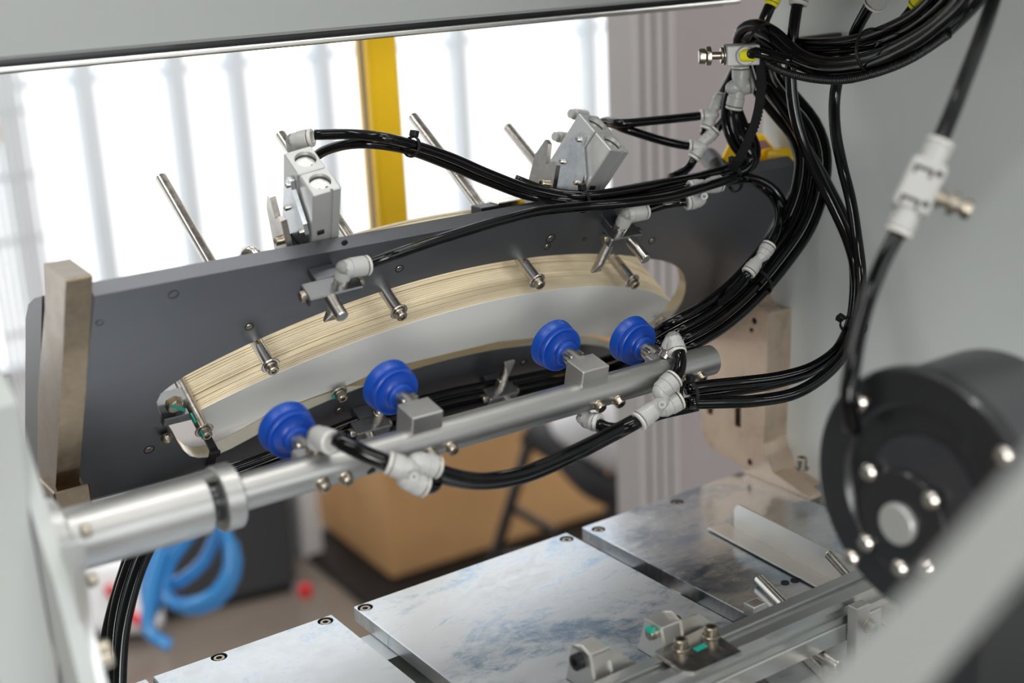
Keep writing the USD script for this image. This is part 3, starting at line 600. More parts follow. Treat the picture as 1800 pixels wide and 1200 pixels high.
def finger(gp, o, Tn, Rn, off, name_label):
    a = o-Tn*(.016+off)-Rn*.028
    t = thing('gripper_finger', name_label, 'bracket', a-Rn*.03)
    P = Polygon([(-.030, .010), (-.026, .0095), (-.018, -.002), (-.014, .004), (-.010, .004), (.004, -.020), (.004, -.034), (-.018, -.034), (-.031, -.004)])
    part(t, 'blade', prism(P, a, N, Rn, Tn, 0, .004), STEEL, smooth=30)
    part(t, 'cap_screw', screw(a-N*.010-Rn*.012, -Tn, .003, .004), BOLT)
    part(t, 'link', box(a, Tn, Rn, N, (.0042, -.034, -.022), (.0118+off, -.022, -.004), .0005), BLACKP)
finger(g1, o1, T1, Rr1, 0, 'notched steel bracket plate beside the left gripper')
finger(g2, o2, T2, Rr2, .012, 'notched steel bracket plate beside the right gripper')

# ================================================================= NOZZLE BLOCKS ON THE PLATE
def nozzle_block(x, y, n, wd, hh, dp, tilt, label, up, blade, pin, ports=()):
    u, v = uv(x, y, n); o = pf(u, v, n); ct, st = math.cos(tilt), math.sin(tilt); Tn = X*ct+V*st; Rn = -X*st+V*ct
    t = thing('nozzle_block', label, 'air nozzle block', o-V*hh)
    part(t, 'block', box(o, Tn, Rn, N, (-wd/2, -hh/2, -dp/2), (wd/2, hh/2, dp/2), .0008), DBLOCK, smooth=30)
    part(t, 'standoff', box(o, Tn, Rn, N, (-wd*.2, -hh*.4, -n), (wd*.25, hh*.4, -dp/2), .0004), DARK)
    for s in (-1, 1): part(t, 'hex_bolt', hexbolt(o+Tn*s*wd/2, Tn*s, .0038, .003), BOLT)
    bx, bl = blade; s = 1 if up else -1; b = o+Tn*bx+Rn*s*hh/2*.98
    part(t, 'nozzle_tube', [lathe(b, Rn*s, [(0, 0), (0, .0040), (bl*.42, .0040), (bl*.43, .0036), (bl*.55, .0036), (bl*.56, .0034), (bl*.7, .0034), (bl*.7, 0)], 24),
                            trimesh.convex.convex_hull(np.vstack([lathe(b+Rn*s*bl*.66, Rn*s, [(0, 0), (0, .0029), (.001, .0034)], 20).vertices, box(b+Rn*s*bl, Tn, Rn, N, (-.0046, -.0006, -.001), (.0042, .0006, .001), .0002).vertices]))], STEEL)
    part(t, 'pin', cyl(o+Tn*pin[0]+N*dp*.45, o+Tn*pin[0]+N*(dp/2+pin[1]), .0040, 20), STEEL)
    return t, o, Tn, Rn
nb1, no1, nT1, nR1 = nozzle_block(583, 508, .018, .036, .007, .014, .06, 'left upper air nozzle block with elbow fitting on the plate', False, (.003, .024), (-.004, .016))
ex1 = elbow(nb1, no1+nR1*.0035+nT1*.006, nR1, pl(652, 463, .018)-pl(605, 470, .018), .0062, .012, .014)
nb2, no2, nT2, nR2 = nozzle_block(1092, 414, .016, .028, .008, .012, -.02, 'right upper air nozzle block with elbow fitting on the plate', False, (-.009, .028), (.004, .020))
ex2 = elbow(nb2, no2+nR2*.004-nT2*.004, nR2, pl(1132, 365, .016)-pl(1095, 373, .016), .0062, .016, .014)
nb3, no3, nT3, nR3 = nozzle_block(650, 752, .018, .027, .010, .012, .02, 'left lower air nozzle block behind the bar, below the second blue cup', True, (.004, .026), (-.004, .020))
nb4, no4, nT4, nR4 = nozzle_block(878, 693, .018, .026, .010, .012, .0, 'right lower air nozzle block behind the bar with a flat upright nozzle', True, (-.003, .032), (.003, .020))
ex3 = elbow(nb3, no3-nR3*.004+nT3*.004, -nR3, X, .0062, .006, .012, False)
ex4 = elbow(nb4, no4-nR4*.004-nT4*.002, -nR4, X, .0062, .006, .012, False)

# ================================================================= TUBES, FITTINGS, TIES
TL = 'glossy black pneumatic tube '
def tube(pts, r, label, group=None, name='air_tube', mat=None, cat_='tube'):
    return solo(name, label, cat_, sweep(spline(pts), r, 12), mat or TUBE, group, smooth=True)
def bundle(pts, offs, r, labels, group):
    p = spline(pts, .006); t, A, B = frames(p)
    if isinstance(labels, str): labels = [labels]*len(offs)
    for k, (a, b) in enumerate(offs):
        # offsets in the picture-facing frame of the bundle: a across, b toward the eye
        e = EYE-p; e = e-t*(e*t).sum(1)[:, None]; e /= np.linalg.norm(e, axis=1)[:, None]; s = np.cross(t, e)
        w = np.ones(len(p))
        solo('air_tube', labels[k], 'tube', sweep(p+s*(a*w)[:, None]+e*(b*w)[:, None], r, 10), TUBE, group, smooth=True)
def tie(p, d, r, label, w=.0022, head=True, up=None):
    d = np.asarray(d)/np.linalg.norm(d); t = thing('cable_tie', label, 'cable tie', np.asarray(p)-Z*r)
    part(t, 'strap', ring(np.asarray(p)-d*w/2, d, r+.0007, r-.0004, w, 32, .0002), BLACKP)
    if head:
        h = EYE-p if up is None else np.asarray(up, float); h = h-d*(h@d); h /= np.linalg.norm(h); c = np.cross(d, h)
        part(t, 'head', box(np.asarray(p)+h*(r+.0012), d, c, h, (-w*.9, -.0026, -.001), (w*.9, .0026, .003), .0004), BLACKP)
    return t
def y_fit(ports, rb, label, boss=None, name='tube_fitting', mat=GREYP, L=.0115):
    """ports: (point, outward direction)"""
    P = [np.asarray(p) for p, d in ports]; Dv = [np.asarray(d)/np.linalg.norm(d) for p, d in ports]; c = sum(P)/len(P)
    t = thing(name, label, 'tube fitting', c-Z*rb); body = []
    for p, d in zip(P, Dv):
        body.append(lathe(p-d*L, d, [(0, 0), (0, rb*.82), (L*.1, rb*.9), (L*.5, rb*.92), (L*.52, rb), (L-.0005, rb), (L, rb*.94), (L, 0)], 28))
        body.append(hull((p-d*L*.95, rb*.78), (c*.75+(p-d*L)*.25, rb*.66)))
    if boss is not None:
        b, bd = boss; body.append(ring(b, bd, .0026, .0012, .003))
    part(t, 'body', body, mat)
    for p, d in zip(P, Dv):
        part(t, 'metal_ring', ring(p, d, rb*.98, rb*.5, .0008), BOLT)
        part(t, 'release_ring', lathe(p+d*.0008, d, [(0, 0), (0, rb*.98), (.0012, rb*.98), (.0018, rb*.88), (.0018, rb*.6), (.0006, rb*.58), (.0006, 0)], 28), RELP)
    return t
def A(*q): return [at(*k) for k in q]
tb = .0033

# --- upper bundle across the plate
g = 'tubes in the tied bundle above the plate'
tube(A((553, 237, .835), (620, 236, .835), (680, 243, .83), (724, 254, .845), (790, 276, .865), (860, 306, .885), (930, 332, .905), (1000, 347, .915), (1024, 349, .918), (1100, 342, .93), (1180, 326, .945), (1240, 312, .955), (1292, 300, .965), (1316, 284, .97), (1322, 262, .975), (1310, 225, .98), (1296, 190, .98)), tb, TL+'from the top of the left gripper, upper of the pair', g)
tube(A((535, 305, .87), (556, 274, .862), (590, 258, .852), (640, 252, .842), (690, 257, .848), (724, 265, .858), (790, 290, .878), (860, 319, .898), (930, 344, .914), (1000, 355, .912), (1024, 357, .914), (1100, 350, .93), (1180, 335, .95), (1240, 320, .96), (1290, 306, .97), (1322, 292, .975), (1330, 262, .98), (1312, 220, .985)), tb, TL+'from the top of the left gripper, lower of the pair', g)
tube([ex1]+[pl(x, y, n) for x, y, n in [(690, 449, .022), (750, 428, .022), (820, 406, .021), (880, 388, .02), (950, 371, .018), (1024, 363, .018), (1100, 357, .026), (1180, 345, .03), (1250, 325, .03), (1292, 312, .028)]], tb, TL+'from the left upper elbow fitting, lying along the plate', g)
tube(A((905, 315, .91), (960, 335, .915), (1024, 343, .914), (1100, 335, .925), (1180, 320, .94), (1250, 305, .957), (1290, 293, .965)), tb, TL+'joining the tied bundle in front of the right gripper', g)
tube([ex2]+A((1170, 359, .94), (1206, 354, .938)), tb, TL+'between the right upper elbow and the branch fitting', None)
tube(A((1024, 357, .915), (1080, 354, .922), (1140, 346, .93), (1210, 332, .936)), tb, TL+'entering the upper port of the branch fitting by the plate', None)
y_fit([(at(1217, 331, .937), at(1206, 333, .935)-at(1258, 326, .942)), (at(1211, 354, .939), at(1204, 355, .937)-at(1250, 347, .944)), (at(1262, 323, .946), at(1270, 321, .947)-at(1230, 330, .939))], .0060, 'grey branch fitting in front of the plate below the tied bundle', (at(1238, 345, .930), EYE-at(1238, 345, .930)), L=.009)
tube(A((1263, 323, .946), (1300, 316, .96), (1330, 322, .98), (1356, 342, .98), (1370, 372, .96), (1366, 405, .94), (1352, 431, .926)), tb, TL+'curving down the right end of the plate into the straight connector')
tube(A((1290, 312, .965), (1330, 315, .972), (1362, 334, .975), (1380, 366, .975), (1378, 410, .97), (1355, 452, .965), (1320, 495, .955), (1270, 540, .94), (1200, 585, .92), (1150, 606, .91)), tb, TL+'curving around the outside of the straight connector')
tie(at(724, 258, .848), at(760, 272, .86)-at(690, 250, .83), .0062, 'black cable tie on the tube pair right of the left gripper', up=Z)
tie(at(1024, 353, .917), X, .0075, 'black cable tie at the crossing of the upper tube bundle', up=Z)
tie(at(1288, 304, .967), at(1310, 296, .97)-at(1270, 312, .96), .008, 'black cable tie with a long tail near the yellow bracket', up=-X)
tie(at(1292, 318, .966), at(1310, 315, .97)-at(1270, 320, .96), .0075, 'black cable tie just right of the branch fitting', head=False)

# --- right hand bundle falling past the plate end and running along its lower edge
path = A((1335, 100, .985), (1350, 145, .99), (1380, 185, .99), (1412, 225, .985), (1428, 270, .98), (1424, 330, .97), (1402, 392, .96), (1362, 450, .95), (1315, 505, .94), (1255, 556, .925), (1190, 592, .91))
path2 = [pf(.63, -.158, .02), pf(.56, -.156, .018), pf(.48, -.152, .016), pf(.42, -.155, .016), pf(.36, -.164, .018), pf(.31, -.172, .018), pf(.27, -.18, .014), pf(.235, -.195, .005)]
bundle(path+path2, [(-.0102, 0), (-.0034, .0015), (.0034, .0), (.0102, .0015), (0, -.0075)], tb, ['black tube of the thick bundle past the plate end, '+w for w in ('outermost strand on the wall side', 'second strand from the wall side', 'third strand from the wall side', 'innermost strand on the plate side', 'rear strand hidden behind the others')], 'tubes in the thick bundle along the lower plate edge')
y_fit([(at(1350, 434, .925), at(1356, 426, .925)-at(1330, 468, .92)), (at(1318, 476, .92), at(1312, 484, .92)-at(1338, 450, .925))], .0052, 'white straight connector in the bundle at the right end of the plate', L=.008)
tube(A((1317, 478, .92), (1290, 512, .925), (1240, 552, .93), (1180, 588, .915)), tb, TL+'leaving the lower end of the straight connector')
tie(at(1330, 492, .943), at(1310, 512, .94)-at(1350, 470, .95), .0125, 'black cable tie around the thick bundle below the straight connector', head=False)
u, v = uv(375, 800, .002); t = thing('cable_tie', 'black cable tie strapped round the lower rim left of the first blue cup', 'cable tie', pf(u, -.175, 0))
fr = (pf(u, 0, 0), X, V, N); part(t, 'strap', [box(*fr, (-.0028, v-.014, .0002), (.0028, v+.006, .0024), .0004), box(*fr, (-.0028, v+.004, -.0115), (.0028, v+.006, .0024), .0004), box(*fr, (-.0028, v-.016, .0002), (.0028, v-.013, .026), .0004)], BLACKP)
part(t, 'head', box(*fr, (-.0035, v+.001, .0024), (.0035, v+.006, .005), .0005), BLACKP)

# --- wall tubes down to the bar
wl = A((1404, -8, .93), (1394, 60, .93), (1390, 120, .935), (1394, 180, .94), (1408, 240, .945), (1436, 305, .945), (1468, 370, .94), (1490, 420, .935), (1503, 465, .93), (1507, 515, .92), (1499, 565, .91), (1475, 612, .90), (1430, 645, .89), (1375, 662, .885), (1300, 672, .88), (1240, 678, .870), (1205, 684, .866))
tube(wl, .0040, TL+'from the middle grey ceiling fitting down the wall to the bar')
tube(A((1535, -2, .88), (1504, 55, .90), (1480, 115, .92), (1468, 165, .93), (1468, 225, .93), (1480, 290, .93), (1495, 350, .925), (1506, 420, .915), (1513, 480, .91), (1510, 540, .90), (1495, 600, .89), (1460, 650, .88), (1400, 690, .87), (1330, 704, .865), (1260, 707, .856), (1212, 708, .852)), .0040, TL+'from the right grey ceiling fitting down the wall to the bar')
tube(A((1346, 150, .975), (1392, 215, .965), (1420, 265, .955), (1455, 325, .956), (1488, 395, .953), (1501, 460, .948), (1502, 520, .940), (1494, 570, .930), (1466, 622, .918), (1420, 655, .906), (1360, 674, .898), (1290, 686, .884), (1214, 696, .876)), .0038, TL+'from the upper loop, crossing the wall to the bar')
tube(A((1212, 708, .858), (1150, 722, .85), (1080, 757, .83), (1000, 797, .805), (920, 830, .785), (850, 842, .765), (800, 836, .745), (768, 826, .735)), .0040, TL+'hanging in a long curve under the bar, front one')
tube(A((1225, 712, .864), (1150, 730, .856), (1080, 764, .838), (1000, 805, .815), (920, 838, .795), (850, 849, .775), (790, 842, .755), (758, 834, .745)), .0040, TL+'hanging in a long curve under the bar, rear one')
tie(at(1212, 693, .855), at(1240, 690, .862)-at(1185, 698, .85), .0085, 'black cable tie where the wall tubes meet the bar', up=Z)
tie(at(1500, 572, .905), at(1505, 545, .91)-at(1490, 610, .89), .0085, 'black cable tie on the wall tubes left of the hanging tube', up=-X)
y_fit([(at(1182, 668, .85), at(1188, 662, .851)-at(1150, 697, .845)), (at(1126, 738, .838), at(1118, 744, .836)-at(1155, 715, .842)), (at(1190, 704, .853), at(1197, 700, .854)-at(1160, 720, .85))], .0068, 'grey three-way fitting at the right end of the bar', (at(1164, 711, .836), EYE-at(1164, 711, .836)), L=.0115)
t = thing('elbow_fitting', 'upright grey elbow fitting on the right end of the bar', 'tube fitting', at(1180, 615, .87))
elbow(t, at(1168, 628, .875), at(1186, 592, .873)-at(1168, 628, .875), at(1193, 618, .868)-at(1186, 592, .873), .0064, .013, .008)
tube(A((1193, 618, .866), (1196, 636, .863), (1192, 654, .859), (1182, 668, .853)), .0042, TL+'short bend from the upright elbow to the three-way fitting')
t = thing('elbow_fitting', 'grey elbow fitting half hidden under the right half of the bar', 'tube fitting', at(1040, 745, .835))
elbow(t, at(1022, 728, .845), at(1034, 740, .842)-at(1022, 728, .845), at(1050, 744, .838)-at(1034, 741, .842), .0060, .006, .006)
tube(A((1048, 744, .838), (1066, 753, .835), (1090, 754, .834), (1112, 746, .835), (1128, 736, .84)), .0042, TL+'short bend under the bar into the three-way fitting')
t = thing('elbow_fitting', 'grey elbow fitting on the bar beside the leftmost blue cup', 'tube fitting', at(560, 790, .735))
eb = at(556, 800, .745)
part(t, 'brass_base', hexbolt(eb, at(553, 775, .74)-eb, .0058, .007), BOLT, label='bronze coloured hexagonal base')
elbow(t, at(555, 788, .742), at(560, 757, .733)-at(555, 788, .742), at(592, 772, .722)-at(560, 757, .733), .0068, .010, .010, False)
tube(A((590, 770, .722), (612, 783, .72), (645, 799, .72), (682, 814, .722)), .0046, TL+'short straight piece from the left elbow to the Y fitting')
y_fit([(at(688, 815, .722), at(676, 810, .721)-at(725, 826, .725)), (at(764, 820, .735), at(776, 823, .737)-at(722, 808, .728)), (at(742, 852, .732), at(754, 857, .734)-at(700, 836, .725))], .0066, 'grey Y fitting hanging under the left half of the bar', (at(728, 838, .716), EYE-at(728, 838, .716)), L=.0115)
tube(A((743, 853, .732), (758, 855, .74), (766, 845, .748), (768, 828, .755)), .0042, TL+'short stub looping behind the Y fitting')
# left trio going down
for k, (q, l) in enumerate([([(240, 940, .882), (222, 995, .882), (203, 1055, .882), (187, 1125, .882), (179, 1200, .882), (178, 1290, .882)], 'leftmost of the three'), ([(250, 940, .860), (228, 995, .860), (208, 1060, .860), (199, 1125, .860), (204, 1200, .860), (212, 1290, .860)], 'middle one of the three'), ([(275, 935, .838), (249, 990, .838), (231, 1045, .838), (217, 1110, .838), (211, 1200, .838), (214, 1290, .838)], 'rightmost of the three')]):
    tube(A(*q), .0042, TL+'hanging below the bar sleeve, '+l, 'tubes hanging below the sleeve')

# --- upper loop bundle at the top right
loops = [[(1304, 92, .975), (1297, 74, .965), (1306, 52, .953), (1330, 44, .94), (1362, 58, .93), (1400, 92, .92), (1450, 110, .90), (1520, 104, .87), (1590, 76, .83), (1660, 30, .79), (1700, -20, .76), (1714, -105, 0.755)],
         [(1314, 90, .970), (1311, 70, .960), (1324, 56, .948), (1350, 66, .935), (1390, 98, .92), (1440, 120, .90), (1510, 118, .87), (1580, 94, .83), (1650, 50, .79), (1715, -20, .75), (1729, -105, 0.745)],
         [(1324, 92, .965), (1328, 76, .955), (1352, 80, .938), (1390, 106, .92), (1450, 126, .90), (1520, 124, .87), (1600, 98, .83), (1680, 40, .78), (1735, -30, .74), (1749, -115, 0.735)],
         [(1312, 60, .96), (1345, 64, .955), (1390, 75, .94), (1440, 78, .92), (1500, 72, .89), (1560, 52, .86), (1620, 18, .83), (1650, -20, .81), (1664, -105, 0.805)],
         [(1330, 70, .965), (1380, 84, .95), (1440, 90, .93), (1500, 84, .90), (1570, 66, .86), (1630, 30, .83), (1676, -20, .80), (1690, -105, 0.795)]]
for q, l in zip(loops, ['outermost', 'second', 'third', 'rear upper', 'rear lower']): tube(A(*q), .0043, TL+'in the big loop at the top right, '+l+' strand', 'strands of the big loop at the top right')
cp_ = spline(A((1338, 104, .94), (1365, 121, .925), (1420, 137, .90), (1480, 141, .875), (1540, 128, .85), (1600, 104, .82), (1668, 60, .785)), .0006)
solo('corrugated_conduit', 'thin ribbed black conduit below the big tube loop', 'conduit', sweep(cp_, .0024+.0004*np.sign(np.sin(np.arange(len(cp_))*math.pi/1.5)), 10), BLACKP)
tie(at(1340, 74, .935), at(1380, 92, .92)-at(1310, 58, .95), .0125, 'black cable tie round the start of the big loop', up=-X)
tie(at(1536, 92, .865), at(1570, 80, .85)-at(1500, 100, .88), .0150, 'black cable tie round the middle of the big loop', head=False)
# long serrated tail
tp = spline(A((1335, 98, .93), (1338, 130, .932), (1337, 170, .935), (1328, 215, .94), (1312, 255, .945), (1296, 285, .95), (1284, 300, .955)), .0012)
tt, ta, tb_ = frames(tp); ms = []
for i in range(0, len(tp)-1):
    e = EYE-tp[i]; e -= tt[i]*(e@tt[i]); e /= np.linalg.norm(e); s = np.cross(tt[i], e)
    ms.append(box(tp[i], tt[i], s, e, (-.0007, -.0034+(i % 2)*.0005, -.0006), (.0007, .0034, .0006), .0002))
solo('strap_tail', 'long serrated black cable tie tail hanging from the big loop', 'cable tie', ms, M('matte_black_nylon', (.004, .004, .0045), .6, specular_ior_level=.15))
# ceiling fittings with tubes
def port_fit(x, y, z, d, label, mat=GREYP, r=.0068, L=.03):
    p = at(x, y, z); d = np.asarray(d)/np.linalg.norm(d); t = thing('tube_fitting', label, 'tube fitting', p)
    part(t, 'body', lathe(p, -d, [(0, 0), (0, r*.92), (.0006, r), (L, r), (L, 0)], 28), mat)
    part(t, 'metal_ring', ring(p, d, r*.96, r*.4, .0008), BOLT); part(t, 'release_ring', lathe(p+d*.0008, d, [(0, 0), (0, r*.97), (.0014, r*.97), (.0022, r*.85), (.0022, r*.6), (.001, r*.58), (.001, 0)], 28), mat if mat is YPLAS else RELP)
port_fit(1404, 2, .93, at(1396, 50, .93)-at(1406, -10, .93), 'grey fitting above the left wall tube at the top edge')
port_fit(1538, 6, .88, at(1510, 45, .897)-at(1542, -8, .878), 'grey fitting above the right wall tube at the top edge')
port_fit(1357, 4, .96, at(1345, 30, .96)-at(1360, -5, .96), 'yellow tube end at the top edge left of the grey fittings', YPLAS, .0052)
port_fit(1612, 8, .84, at(1595, 30, .85)-at(1620, -5, .84), 'yellow tube end at the top edge right of the grey fittings', YPLAS, .0056)
tube(A((1356, 6, .96), (1348, 24, .96), (1341, 42, .962), (1338, 60, .966)), .0042, TL+'dropping from the left yellow end into the loop')
tube(A((1608, 14, .845), (1590, 36, .855), (1565, 62, .865), (1545, 84, .872)), .0042, TL+'dropping from the right yellow end into the loop')
mz = at(1404, 2, .93)[2]+.024; q_ = [at(1357, -70, .96), at(1404, -70, .93), at(1538, -70, .88), at(1612, -70, .84), at(1740, -90, .70), at(1720, -60, .74)]
q0, q1 = np.min(q_, axis=0), np.max(q_, axis=0)
t = thing('valve_manifold', 'grey valve manifold on the machine wall above the tube fittings', 'valve manifold', (q1[0], q1[1], mz))
part(t, 'body', wbox((q0[0]-.02, q0[1]-.03, mz), (XW-.0005, q1[1]+.02, mz+.05), .003), CYLM)
part(t, 'cover', wbox((q0[0]-.015, q0[1]-.025, mz+.05), (XW-.005, q1[1]+.015, mz+.075), .003), BLACKP)
# block with adjusting bolt
bc = at(1296, 96, .925); ba = np.array([RM[0][0], RM[0][1], 0]); ba /= np.linalg.norm(ba); bb = np.cross(Z, ba)
t = thing('valve_block', 'grey square block with a projecting hex adjusting bolt at the wall edge', 'valve block', bc-Z*.008)
part(t, 'block', box(bc, ba, bb, Z, (-.0085, -.009, -.0068), (.014, .009, .0068), .0008), GREYP)
part(t, 'wall_arm', box(bc, X, Y, Z, (.008, .004, -.006), (XW-bc[0]-.0002, .012, .006), .0008), BLACKM)
bl = bc-ba*.0085
part(t, 'washer', ring(bl, -ba, .0068, .001, .0012), BOLT); part(t, 'spring_washer', ring(bl-ba*.0012, -ba, .0056, .001, .0018), BOLT)
part(t, 'threaded_stud', cyl(bl, bl-ba*.012, .0026, 20), BOLT); part(t, 'lock_nut', hexbolt(bl-ba*.0095, -ba, .0064, .0034), BOLT); part(t, 'bolt_head', hexbolt(bl-ba*.0133, -ba, .0052, .0045), BOLT)
part(t, 'port_boss', lathe(bc-bb*.009+ba*.004, -bb, [(0, 0), (0, .0066), (.002, .0066), (.003, .0058), (.003, 0)], 32), GREYP)
part(t, 'yellow_collar', lathe(bc-bb*.0105+ba*.002, ba*.75-bb*.6+Z*.1, [(0, 0), (0, .0042), (.0085, .0042), (.0085, 0)], 24), YPLAS, label='yellow release collar')
tube([bc-bb*.013+ba*.006]+A((1328, 92, .905), (1350, 97, .905), (1390, 106, .90)), .0036, TL+'bright short piece from the yellow collar into the loop')
# fittings below the block
y_fit([(at(1302, 122, .955), Z), (at(1291, 186, .965), at(1288, 196, .966)-at(1298, 150, .96)), (at(1316, 150, .96), at(1326, 148, .96)-at(1300, 152, .96))], .0062, 'grey straight fitting hanging below the valve block', L=.0125)
y_fit([(at(1266, 172, .985), at(1272, 162, .985)-at(1252, 202, .98)), (at(1237, 203, .985), at(1228, 203, .985)-at(1258, 201, .985)), (at(1243, 222, .985), at(1240, 228, .985)-at(1256, 190, .985))], .0048, 'small grey branch fitting on the upper tube of the right gripper', L=.008)
y_fit([(at(1254, 232, .985), at(1260, 226, .985)-at(1236, 252, .985)), (at(1217, 257, .985), at(1208, 256, .985)-at(1240, 258, .985)), (at(1222, 274, .985), at(1218, 280, .985)-at(1240, 248, .985))], .0048, 'small grey branch fitting on the lower tube of the right gripper', L=.008)
tube(A((1040, 230, .985), (1062, 213, .98), (1090, 217, .96), (1150, 212, .97), (1200, 207, .98), (1236, 203, .985)), .0032, TL+'from the right gripper to the upper branch fitting')
tube(A((1036, 226, .99), (1062, 216, .985), (1100, 227, .965), (1150, 243, .975), (1190, 253, .98), (1216, 257, .985)), .0032, TL+'from the right gripper to the lower branch fitting')
tube(A((1267, 170, .985), (1277, 150, .985), (1288, 128, .975), (1298, 112, .97)), .0032, TL+'from the upper branch fitting up to the valve block')
tube(A((1256, 230, .985), (1270, 215, .985), (1280, 195, .985), (1280, 165, .985), (1292, 140, .985), (1312, 120, .98)), .0032, TL+'from the lower branch fitting up behind the straight fitting')
tube(A((1243, 223, .985), (1236, 232, .988), (1252, 236, .99), (1250, 244, .992)), .0030, TL+'tiny link between the two branch fittings')
tube(A((1221, 276, .985), (1212, 292, .985), (1200, 302, .98), (1180, 312, .97)), .0032, TL+'from the lower branch fitting down into the tied bundle')
tube(A((1291, 190, .965), (1294, 215, .966), (1302, 245, .966), (1318, 268, .968), (1322, 282, .968), (1310, 298, .967), (1290, 306, .967)), .0034, TL+'looping from the straight fitting to the tied bundle, right strand')
tube(A((1287, 150, .975), (1277, 180, .975), (1276, 215, .975), (1285, 245, .973), (1300, 268, .972), (1315, 280, .972), (1316, 294, .972), (1296, 308, .97)), .0034, TL+'looping from behind the straight fitting to the tied bundle, left strand')
# inline valve on the hanging tube
va, vb = at(1640, 278, .62), at(1592, 382, .62); ax = (va-vb)/np.linalg.norm(va-vb); c = (va+vb)/2; e = EYE-c; e -= ax*(e@ax); e /= np.linalg.norm(e); sv = np.cross(ax, e)
if sv@RM[0] < 0: sv = -sv
t = thing('inline_valve', 'blurred grey inline valve with brass adjusting screw on the hanging tube', 'valve', c-Z*.02)
part(t, 'body', box(c, sv, ax, e, (-.0085, -.0125, -.007), (.0085, .0125, .007), .0015), GREYP)
for s, p in ((1, 'upper'), (-1, 'lower')):
    part(t, 'port_barrel', lathe(c+ax*s*.010, ax*s, [(0, 0), (0, .0062), (.011, .0066), (.0115, .006), (.0115, 0)], 28), GREYP)
    part(t, 'release_ring', lathe(c+ax*s*.0217, ax*s, [(0, 0), (0, .0066), (.0018, .0066), (.0018, 0)], 28), RELP)
    q = c+ax*(.0075 if s > 0 else -.0075)+e*.0071
    part(t, 'clip', [box(q, sv, ax, e, (-.006, -.001, -.0003), (.003, .0008, .0002), .0001), box(q, sv, ax, e, (-.006, -.0035, -.0003), (-.0045, 0, .0002), .0001), box(q, sv, ax, e, (.0015, -.0035, -.0003), (.003, 0, .0002), .0001)], DKGREY)
    part(t, 'rivet', cyl(q+sv*.0055-e*.0003, q+sv*.0055+e*.0004, .0015, 16, .0002), BLACKP)
part(t, 'adjusting_screw', lathe(c+sv*.0085-ax*.001, sv, [(0, 0), (0, .0045), (.003, .0045), (.0032, .003), (.006, .003), (.0062, .0055), (.0095, .0055), (.0097, .0032), (.0125, .0032), (.0127, .0048), (.0165, .0045), (.0168, 0)], 24), BOLT, label='brass coloured adjusting screw')
tube(A((1775, -110, .71), (1752, -20, .70), (1728, 55, .68), (1700, 130, .655), (1675, 195, .635), (1650, 255, .622)), .0040, TL+'hanging from the top edge down to the inline valve')
tube(A((1580, 406, .62), (1556, 450, .62), (1530, 512, .62), (1510, 580, .615), (1497, 650, .61), (1491, 700, .61), (1500, 760, .615)), .0040, TL+'from the inline valve down behind the motor flange')
# yellow bracket behind the plate end
yb_ = 1.04
def yp(x, y): p = at(x, y, yb_); return p
yo = at(1340, 268, 1.05)
t = thing('yellow_bracket', 'yellow folded bracket with a mauve label behind the right end of the plate', 'bracket', yo-Z*.03)
def facet(pix, th=.002):
    P = np.array([at(*q) for q in pix]); n = np.cross(P[1]-P[0], P[2]-P[0]); n /= np.linalg.norm(n)
    if n@(EYE-P[0]) < 0: n = -n
    pts = np.vstack([P, P-n*th]); h = trimesh.convex.convex_hull(pts); return h
part(t, 'left_wing', facet([(1262, 296, 1.03), (1290, 238, 1.04), (1326, 238, 1.055), (1318, 285, 1.04)]), YELLOW)
part(t, 'back_wing', facet([(1290, 238, 1.042), (1340, 234, 1.06), (1362, 262, 1.06), (1352, 280, 1.055), (1300, 285, 1.045)]), YELLOW)
part(t, 'label', facet([(1313, 253, 1.035), (1345, 246, 1.045), (1357, 259, 1.05), (1312, 268, 1.04)], .0005), LABELM, label='mauve rectangular label')
part(t, 'right_wing', facet([(1345, 285, 1.045), (1352, 265, 1.045), (1410, 254, 1.058), (1424, 285, 1.05)]), YELLOW)
part(t, 'base', box(at(1340, 296, 1.05), X, Y, Z, (-.035, -.004, -.01), (.040, .006, .004), .001), YELLOW)
solo('yellow_stub', 'small yellow bar end showing above the plate below the right gripper', 'bar', box(at(955, 362, .96), X, Y, Z, (-.012, -.004, -.008), (.03, .01, .0045), .001), YELLOW)
solo('black_plunger', 'small black plunger left of the yellow bracket', 'plunger', [cyl(at(1246, 276, 1.06), at(1264, 296, 1.03), .0075, 24), cyl(at(1258, 286, 1.03), at(1270, 306, 1.02), .006, 24)], BLACKP)

# ================================================================= HALL BEHIND AND BELOW
def fp(x, y): return on(x, y, Z, [0, 0, 0])
f0, f1, f2 = fp(690, 1028), fp(572, 935), fp(1100, 920)
d1 = (f1-f0); d1[2] = 0; w1_ = np.linalg.norm(d1); d1 /= w1_; d2 = np.array([-d1[1], d1[0], 0]); d2 = d2 if d2@(f2-f0) > 0 else -d2
t = thing('carton', 'large brown cardboard carton standing on the floor behind the machine', 'carton', f0)
part(t, 'box', box(f0, d1, d2, Z, (0, 0, .012), (w1_+.05, 1.0, .60), .006), CARTON)
part(t, 'tape', box(f0, d1, d2, Z, (w1_*.45, .0, .601), (w1_*.55, 1.0, .603), .0005), M('carton_tape', (.5, .33, .18), .3))
wb = fp(536, 985); t = thing('white_carton', 'narrow white carton between the black cabinet and the brown carton', 'carton', wb)
part(t, 'box', box(wb, d1, d2, Z, (.0, .0, 0), (.085, .05, .30), .004), CLOTH); part(t, 'lid', box(wb, d1, d2, Z, (-.002, -.002, .27), (.087, .052, .303), .003), CLOTH)
